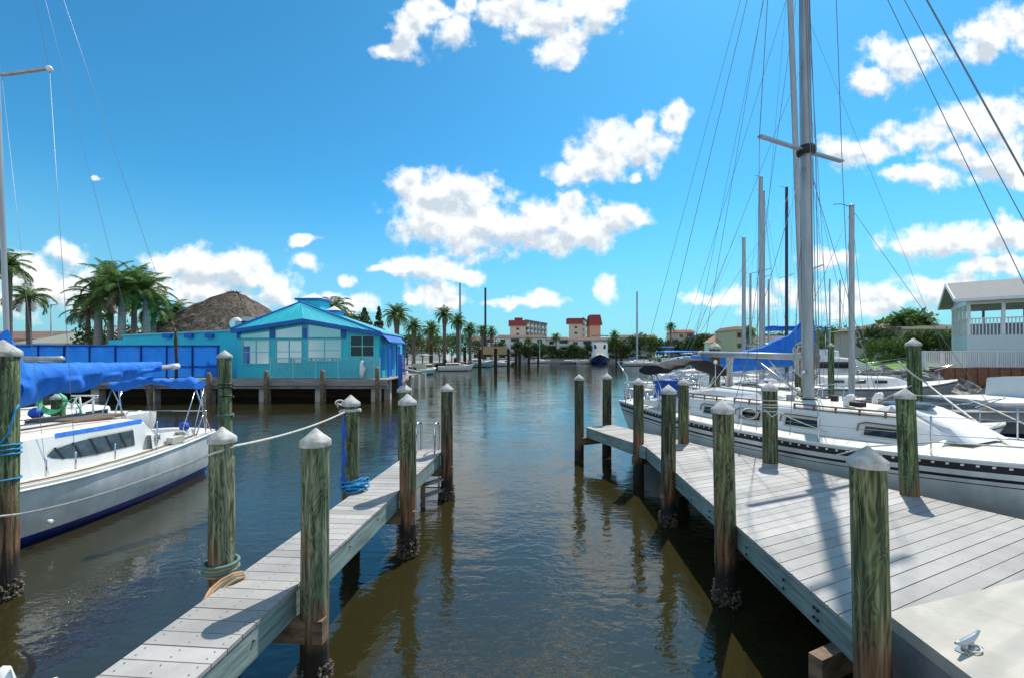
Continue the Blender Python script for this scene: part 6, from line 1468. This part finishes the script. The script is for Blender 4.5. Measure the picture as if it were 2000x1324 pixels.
# distant mooring pilings
fp = [(842, 668, 728), (870, 700, 722), (889, 697, 720), (908, 676, 722), (937, 680, 730), (968, 678, 728), (993, 680, 722), (1008, 680, 718), (1015, 682, 720), (1033, 675, 716), (1051, 685, 712), (1138, 680, 708), (1204, 677, 708), (1213, 690, 708), (1214, 678, 700), (1270, 700, 712), (1325, 692, 712), (1410, 690, 720), (1450, 695, 722)]
pm = None
words = ['first', 'second', 'third', 'fourth', 'fifth', 'sixth', 'seventh', 'eighth', 'ninth', 'tenth', 'eleventh', 'twelfth', 'thirteenth', 'fourteenth', 'fifteenth', 'sixteenth', 'seventeenth', 'eighteenth', 'nineteenth']
for i, (u, v0, v1) in enumerate(fp):
    Y = min(2507 / (v1 - HV), 175); z = Z(v0, Y)
    rt = empty('mooring_pile', (X(u, Y), Y, 0), 0, '%s dark distant mooring pile from the left, standing in the open water' % words[i], 'mooring post', 'distant mooring piles')
    r = .2 + Y * .0012
    MB().lathe((0, 0, 0), [(r, -.5), (r * .95, z - r), (r * 1.1, z - r), (.01, z)], 10).build('shaft', M['barrel'], rt)

# ================================================================ VEGETATION
def frond_pts(az, el0, L, droop, n=9):
    pts = []; p = Vector((0, 0, 0)); el = el0
    for i in range(n + 1):
        pts.append(p.copy()); st = L / n
        p = p + Vector((math.cos(az) * math.cos(el), math.sin(az) * math.cos(el), math.sin(el))) * st; el -= droop / n * (1 + i / n)
    return pts
def palm_crown(rnd, nf, L, kind):
    mb = MB(); dry = MB()
    for k in range(nf):
        az = k * 2.39996 + rnd.uniform(-.2, .2); q = k / nf
        if kind == 'date': el = R(82 - 95 * q + rnd.uniform(-8, 8)); droop = R(45 + 35 * q); ll = L * rnd.uniform(.85, 1.05); lw = .17
        elif kind == 'royal': el = R(88 - 112 * q + rnd.uniform(-10, 10)); droop = R(55 + 35 * q); ll = L * rnd.uniform(.85, 1.1); lw = .2
        else: el = R(84 - 105 * q + rnd.uniform(-12, 12)); droop = R(78); ll = L * rnd.uniform(.8, 1.1); lw = .24
        n = 12; pts = frond_pts(az, el, ll, droop, n)
        target = dry if q > .93 and kind != 'date' else mb
        target.tube([pts[i] for i in range(0, n + 1, 2)], [.035, .03, .024, .018, .012, .008, .004][:len(range(0, n + 1, 2))], 4, mi=0)
        nl = 40
        for i in range(3, nl):
            t = i / nl * n; a = int(t); f = t - a; p = pts[a].lerp(pts[min(a + 1, n)], f); d = (pts[min(a + 1, n)] - pts[max(a - 0, 0)]).normalized() if a < n else (pts[n] - pts[n - 1]).normalized()
            side = d.cross(Vector((0, 0, 1))); side = side.normalized() if side.length > .05 else Vector((1, 0, 0)); upn = side.cross(d)
            w = lw * ll * math.sin(math.pi * min(1, .12 + .88 * i / nl)) ** .6 * rnd.uniform(.85, 1.1)
            for s in (-1, 1):
                hang = -.45 if kind != 'date' else .15
                tip = p + side * s * w + d * w * .7 + Vector((0, 0, 1)) * (hang * w * rnd.uniform(.6, 1.3)); mid = p.lerp(tip, .5) + upn * w * .08
                wd = d * (.021 * (1 if kind != 'royal' else 1.2) * ll / 2.5)
                target.add([p - wd, p + wd, mid + wd * 1.1, tip, mid - wd * 1.1], [(0, 1, 2, 3, 4)])
    return mb, dry
PV = {}
def palm(x, y, zg, zc, L, kind, label, tr=.2, group='palm trees', variant=0, nf=None, bow=.0, trunkmat='bark'):
    key = (kind, variant)
    rt = empty('palm_tree', (x, y, zg), random.uniform(0, 6), label, 'palm tree', group)
    rnd = random.Random(variant * 7 + len(kind)); h = zc - zg
    pts = [(bow * math.sin(math.pi * q * .5), 0, h * q) for q in (0, .15, .35, .55, .75, .9, 1)]
    if kind == 'royal': rr = [tr * 1.25, tr * 1.1, tr * 1.1, tr, tr * .85, tr * .7, tr * .55]
    elif kind == 'date': rr = [tr * 1.25, tr, tr, tr, tr * 1.05, tr * 1.35, tr * 1.2]
    else: rr = [tr * 1.4, tr, tr * .85, tr * .8, tr * .75, tr * .7, tr * .8]
    mb = MB(); pts2 = []; r2 = []
    for i in range(31):
        q = i / 30 * 6; a = min(5, int(q)); f = q - a; p = Vector(pts[a]).lerp(Vector(pts[a + 1]), f); pts2.append(p); r2.append((rr[a] + (rr[a + 1] - rr[a]) * f) * (1 + .05 * (i % 2)))
    mb.tube(pts2, r2, 10); mb.build('trunk', M[trunkmat], rt)
    if key not in PV:
        m, d = palm_crown(rnd, nf or {'date': 46, 'royal': 26, 'coconut': 22}[kind], 1.0 * 2.5, kind)
        me = m.build('crown', M['palmleaf'], None).data; o = bpy.data.objects[-1] if False else None
        dm = d.build('dry_frond', M['palmdry'], None).data if d.v else None
        for ob in list(col.objects):
            if ob.data is me or (dm and ob.data is dm): bpy.data.objects.remove(ob)
        PV[key] = (me, dm)
    for nm, me in zip(('crown', 'dry_fronds'), PV[key]):
        if me is None: continue
        o = bpy.data.objects.new(nm, me); col.objects.link(o); o.parent = rt; o.location = (pts[-1][0], 0, h); s = L / 2.5; o.scale = (s, s, s)
    if kind == 'royal':
        MB().tube([(pts[-1][0], 0, h - .2), (pts[-1][0], 0, h + L * .35)], [tr * .5, tr * .2], 8).build('crownshaft', M['leaflight'], rt)
    return rt
def P(u, v, Y): return X(u, Y), Y, Z(v, Y)
G1 = 'royal palms behind the blue screen'
for i, (u, v, Y, L, vr, lab) in enumerate(((192, 568, 35, 2.5, 0, 'royal palm at the left of the dense clump'), (216, 540, 37, 2.6, 1, 'tallest royal palm in the middle of the clump'), (238, 552, 34.5, 2.5, 2, 'royal palm with pale trunk in the middle of the clump'), (262, 545, 38, 2.6, 0, 'royal palm behind the others in the clump'), (286, 560, 35.5, 2.5, 1, 'royal palm at the right of the dense clump'), (300, 590, 37, 2.1, 2, 'lower royal palm at the right end of the clump'), (172, 598, 39, 2.1, 1, 'low royal palm behind the left of the clump'))):
    palm(X(u, Y), Y, .9, Z(v + 12, Y), L, 'royal', lab, .27 if i in (0, 2, 4) else .22, G1, vr, trunkmat='barkpale')
palm(X(60, 42), 42, .9, Z(580, 42), 2.3, 'coconut', 'lone coconut palm against the cloud at left', .26, None, 3, bow=.3)
palm(X(18, 30), 30, .9, Z(520, 30), 1.7, 'coconut', 'tall coconut palm with slim dark trunk at the left edge', .17, None, 4, nf=20, bow=.1)
palm(X(-8, 36), 36, .9, Z(505, 36), 2.0, 'coconut', 'coconut palm cut off by the left edge', .2, None, 5)
palm(X(345, 44), 44, .9, Z(608, 44), 1.9, 'coconut', 'small ragged palm left of the tiki roof', .15, None, 6)
palm(X(652, 48), 48, .9, Z(603, 48), 2.6, 'coconut', 'palm rising behind the turquoise roof', .2, None, 3)
palm(X(665, 52), 52, .9, Z(622, 52), 2.4, 'coconut', 'lower palm at the right of the turquoise roof', .2, None, 5)
G2 = 'date palms along the left shore'
dl = ((775, 618, 72, 3.0), (808, 640, 88, 2.7), (842, 646, 82, 2.6), (868, 617, 98, 3.0), (894, 630, 104, 2.9), (918, 645, 110, 2.8), (943, 647, 124, 2.7), (960, 650, 130, 2.6))
for i, (u, v, Y, L) in enumerate(dl):
    palm(X(u, Y), Y, .9, Z(v, Y), L, 'date', '%s date palm from the left in the row beyond the building' % words[i], .38, G2, i % 3)

def tree(name, x, y, zg, h, w, label, cat='tree', group=None, n=2600, leaf=.3, m='leaf', trunk=.2, shape='round', seed=0, kind=None, depth=None):
    rt = empty(name, (x, y, zg), 0, label, cat, group); rnd = random.Random(seed + int(x * 10)); mb = MB(); d = depth or w
    th = h * .3 if shape != 'bush' else h * .1
    tr = MB()
    tr.tube([(0, 0, -.2), (w * .01, 0, th * .6), (-w * .01, 0, h * .6)], [trunk, trunk * .8, trunk * .35], 7)
    clumps = []
    for k in range(26 if shape != 'cone' else 110):
        if shape == 'cone':
            q = rnd.random(); z = h * (.12 + .86 * q); r = w * .42 * (1 - q) ** .8; a = rnd.random() * 6.28
            c = Vector((r * math.cos(a), r * math.sin(a), z)); s = w * .17 * (1.25 - q)
        else:
            a = rnd.random() * 6.28; q = rnd.random() ** .5; ph = rnd.uniform(-.4, 1.0)
            c = Vector((w * .4 * q * math.cos(a) * math.sqrt(max(0, 1 - max(ph, 0) ** 2 * .7)), d * .4 * q * math.sin(a), th + (h - th) * (.5 + .4 * ph) if ph > -.1 else th + (h - th) * .25)); s = min(w, h) * rnd.uniform(.11, .2)
        clumps.append((c, s))
        if shape != 'bush' and k % 3 == 0: tr.tube([(0, 0, th * .8), c * .5 + Vector((0, 0, th * .3)), c], [trunk * .4, trunk * .22, trunk * .08], 5)
    for i in range(n):
        c, s = clumps[i % len(clumps)]; v = Vector((rnd.gauss(0, 1), rnd.gauss(0, 1), rnd.gauss(0, .8))); v = v.normalized() * s * rnd.uniform(.55, 1.15)
        p = c + v
        if p.z < .05: p.z = rnd.uniform(.05, .4)
        a = Vector((rnd.gauss(0, 1), rnd.gauss(0, 1), rnd.gauss(0, .6))).normalized(); b = a.orthogonal().normalized(); b = Matrix.Rotation(rnd.random() * 6, 3, a) @ b
        l = leaf * rnd.uniform(.6, 1.3); mb.add([p - b * l * .5, p + a.cross(b) * l * .3, p + b * l * .5, p - a.cross(b) * l * .3], [(0, 1, 2, 3)])
    tr.build('trunk', M['bark'], rt); mb.build('crown', M[m], rt)
    return rt
S = 31
tree('pine_tree', X(712, 60), 60, .9, Z(600, 60) - .9, 3.6, 'narrow pointed pine right of the turquoise roof', shape='cone', n=2600, leaf=.3, seed=3)
tree('cypress', X(740, 58), 58, .9, Z(598, 58) - .9, 2.6, 'dark columnar cypress left of the first date palm', shape='cone', n=3000, leaf=.28, seed=4)
tree('tree', X(700, 55), 55, .9, Z(612, 55) - .9, 4.5, 'small dark tree behind the turquoise roof edge', seed=5)
tree('tree', X(1795, 44), 44, 2, 2.6, 4, 'dark bushy tree against the bungalow', seed=15, leaf=.25)
k = 0
specs = [(300, 640, 42, 7, 'leafy bush tree between the royal palms and the tiki roof', 'leaf'), (325, 635, 45, 6, 'bright green tree behind the small ragged palm', 'leaflight'),
 (232, 645, 41, 8, 'dark undergrowth tree under the royal palms', 'leaf'),
 (795, 655, 95, 9, 'green tree behind the second date palm', 'leaf'), (825, 650, 105, 9, 'dense tree between the second and third date palms', 'leaf'), (858, 655, 112, 9, 'green tree right of the third date palm', 'leaflight'), (882, 652, 120, 9, 'dark tree behind the fourth date palm', 'leaf'), (905, 655, 128, 9, 'green tree behind the fifth date palm', 'leaf'), (932, 664, 140, 9, 'low tree left of the white condo', 'leaf')]
for (u, v, Y, w, lab, m) in specs:
    tree('tree', X(u, Y), Y, .9, Z(v, Y) - .9, w, lab, m=m, group='trees on the left shore', seed=k, n=1900, leaf=.42 if Y > 60 else .3); k += 1
far = [(985, 680, 7), (1012, 668, 7), (1036, 682, 8), (1060, 672, 8), (1090, 682, 7), (1105, 684, 6), (1135, 680, 6), (1150, 670, 6), (1182, 676, 6), (1196, 660, 7), (1222, 674, 7), (1250, 652, 13), (1270, 656, 8), (1296, 672, 8), (1312, 664, 12), (1340, 668, 12), (1362, 655, 13), (1382, 652, 14), (1400, 656, 12), (1420, 650, 14), (1440, 646, 14), (1478, 655, 14), (1500, 652, 12), (1522, 648, 14), (1545, 654, 13), (975, 668, 8), (1024, 674, 7), (1048, 670, 8), (1076, 676, 7), (1120, 672, 7), (1210, 664, 8), (1284, 662, 9), (1325, 668, 9), (1350, 660, 9), (1410, 652, 10), (1456, 656, 10)]
ORD = [None] * len(far)
ws = words + ['twentieth'] + ['twenty-' + q for q in words[:9]] + ['thirtieth'] + ['thirty-' + q for q in words[:9]]
for r_, i_ in enumerate(sorted(range(len(far)), key=lambda k_: far[k_][0])): ORD[i_] = ws[r_]
adj = ['rounded', 'dark', 'bushy', 'dense', 'small', 'broad', 'ragged', 'leafy']
for i, (u, v, w) in enumerate(far):
    Y = 206.5 + (i % 4) * 1.6; 
    tree('tree', X(u, Y), Y, .9, (Z(v, Y) - .9), w, '%s %s tree from the left on the far shore' % (adj[i % 8], ORD[i]), m='leaf' if i % 3 else 'leaflight', group='trees on the far shore', seed=50 + i, n=900, leaf=.85, trunk=.25, depth=4)
for i, (u, v, Y) in enumerate(((1310, 640, 200), (1032, 668, 207), (1200, 655, 207), (1086, 660, 206.5), (1462, 650, 145))):
    palm(X(u, Y), Y, .9, Z(v, Y), 3.4, 'date', 'distant palm on the far shore, %s of its kind from the left' % ['fourth', 'first', 'third', 'second', 'fifth'][i], .3, 'palms on the far shore', i % 3)
# hedge
mb = MB(); rnd = random.Random(77)
for i in range(9000):
    x = rnd.uniform(X(1040, 206), X(1500, 206)); z = rnd.uniform(1.2, 2.6 + 1.0 * math.sin(x * .35) * math.sin(x * .11 + 1)); y = 206.2 + rnd.random() * 2
    a = rnd.random() * 6.28; l = rnd.uniform(.3, .6); mb.add([(x - l * math.cos(a), y, z - l * math.sin(a) * .7), (x + l * math.sin(a) * .6, y + .2, z - l * .3), (x + l * math.cos(a), y, z + l * math.sin(a) * .7), (x - l * math.sin(a) * .6, y - .2, z + l * .3)], [(0, 1, 2, 3)])
tag(mb.build('hedge', M['leaflight']), 'long bright green hedge along the far seawall', 'hedge', kind='stuff')
# right side greenery
tree('sabal_palm_clump', X(1775, 40), 40, 2, Z(612, 40) - 2.0, 4.6, 'rounded clump of fan palms above the dark bungalow roof', 'palm clump', m='palmleaf', n=900, leaf=.6, seed=90)
for i, (u, v, Y) in enumerate(((1758, 628, 39), (1772, 622, 40), (1790, 625, 41), (1803, 632, 40))):
    palm(X(u, Y), Y, 2, Z(v, Y), 1.3, 'date', '%s fan palm from the left in the clump over the bungalow' % words[i], .16, 'fan palms by the bungalow', i % 3)
tree('bush', X(1727, 34), 34, 2.0, Z(657, 34) - 2, 3.0, 'bright yellow green bush on the lawn', 'bush', m='leaflight', shape='bush', n=3000, leaf=.16, seed=91)
tree('bush', X(1712, 38), 38, 2.0, Z(640, 38) - 2, 4.0, 'dark green shrub behind the bright bush', 'bush', shape='bush', n=3000, leaf=.22, seed=92)
tree('bush', X(1840, 33), 33, 2.0, Z(645, 33) - 2, 3.6, 'dark hedge bush left of the porch house', 'bush', shape='bush', n=3600, leaf=.18, seed=93)
tree('bush', X(1800, 34), 34, 2.0, Z(648, 34) - 2, 3.4, 'dark rounded bush in front of the bungalow', 'bush', shape='bush', n=3600, leaf=.18, seed=94)
for i, (u, v, Y, w) in enumerate(((1600, 645, 95, 9), (1632, 635, 80, 9), (1660, 648, 90, 9), (1690, 652, 85, 9), (1712, 648, 75, 7), (1575, 652, 120, 10))):
    tree('tree', X(u, Y), Y, .9, Z(v, Y) - .9, w, '%s tree from the left behind the boats right of the big mast' % words[i], group='trees behind the right hand boats', seed=120 + i, n=1700, leaf=.4, m='leaflight' if i == 1 else 'leaf')
tag(MB().prism([(55, 72), (110, 72), (110, 140), (38, 140), (44, 90)], -1, .8).build('ground', M['soil']), kind='structure')
# lamp post and flag pole
rt = empty('street_lamp', (X(100, 60), 60, .9), 0, 'thin grey lamp post behind the sage roof at left', 'lamp post')
MB().tube([(0, 0, 0), (0, 0, Z(596, 60) - .9)], [.12, .08], 8).build('pole', M['grey'], rt); MB().box((.3, 0, Z(596, 60) - .9), (.7, .25, .12)).build('lamp_head', M['grey'], rt)
o = MB().bb(X(942, 118), X(990, 118), 121, 124, Z(692, 121), Z(676, 121)).build('canopy_tent', M['tan']); 
tag(o, 'tan canvas shelter among the boats left of centre', 'canopy')
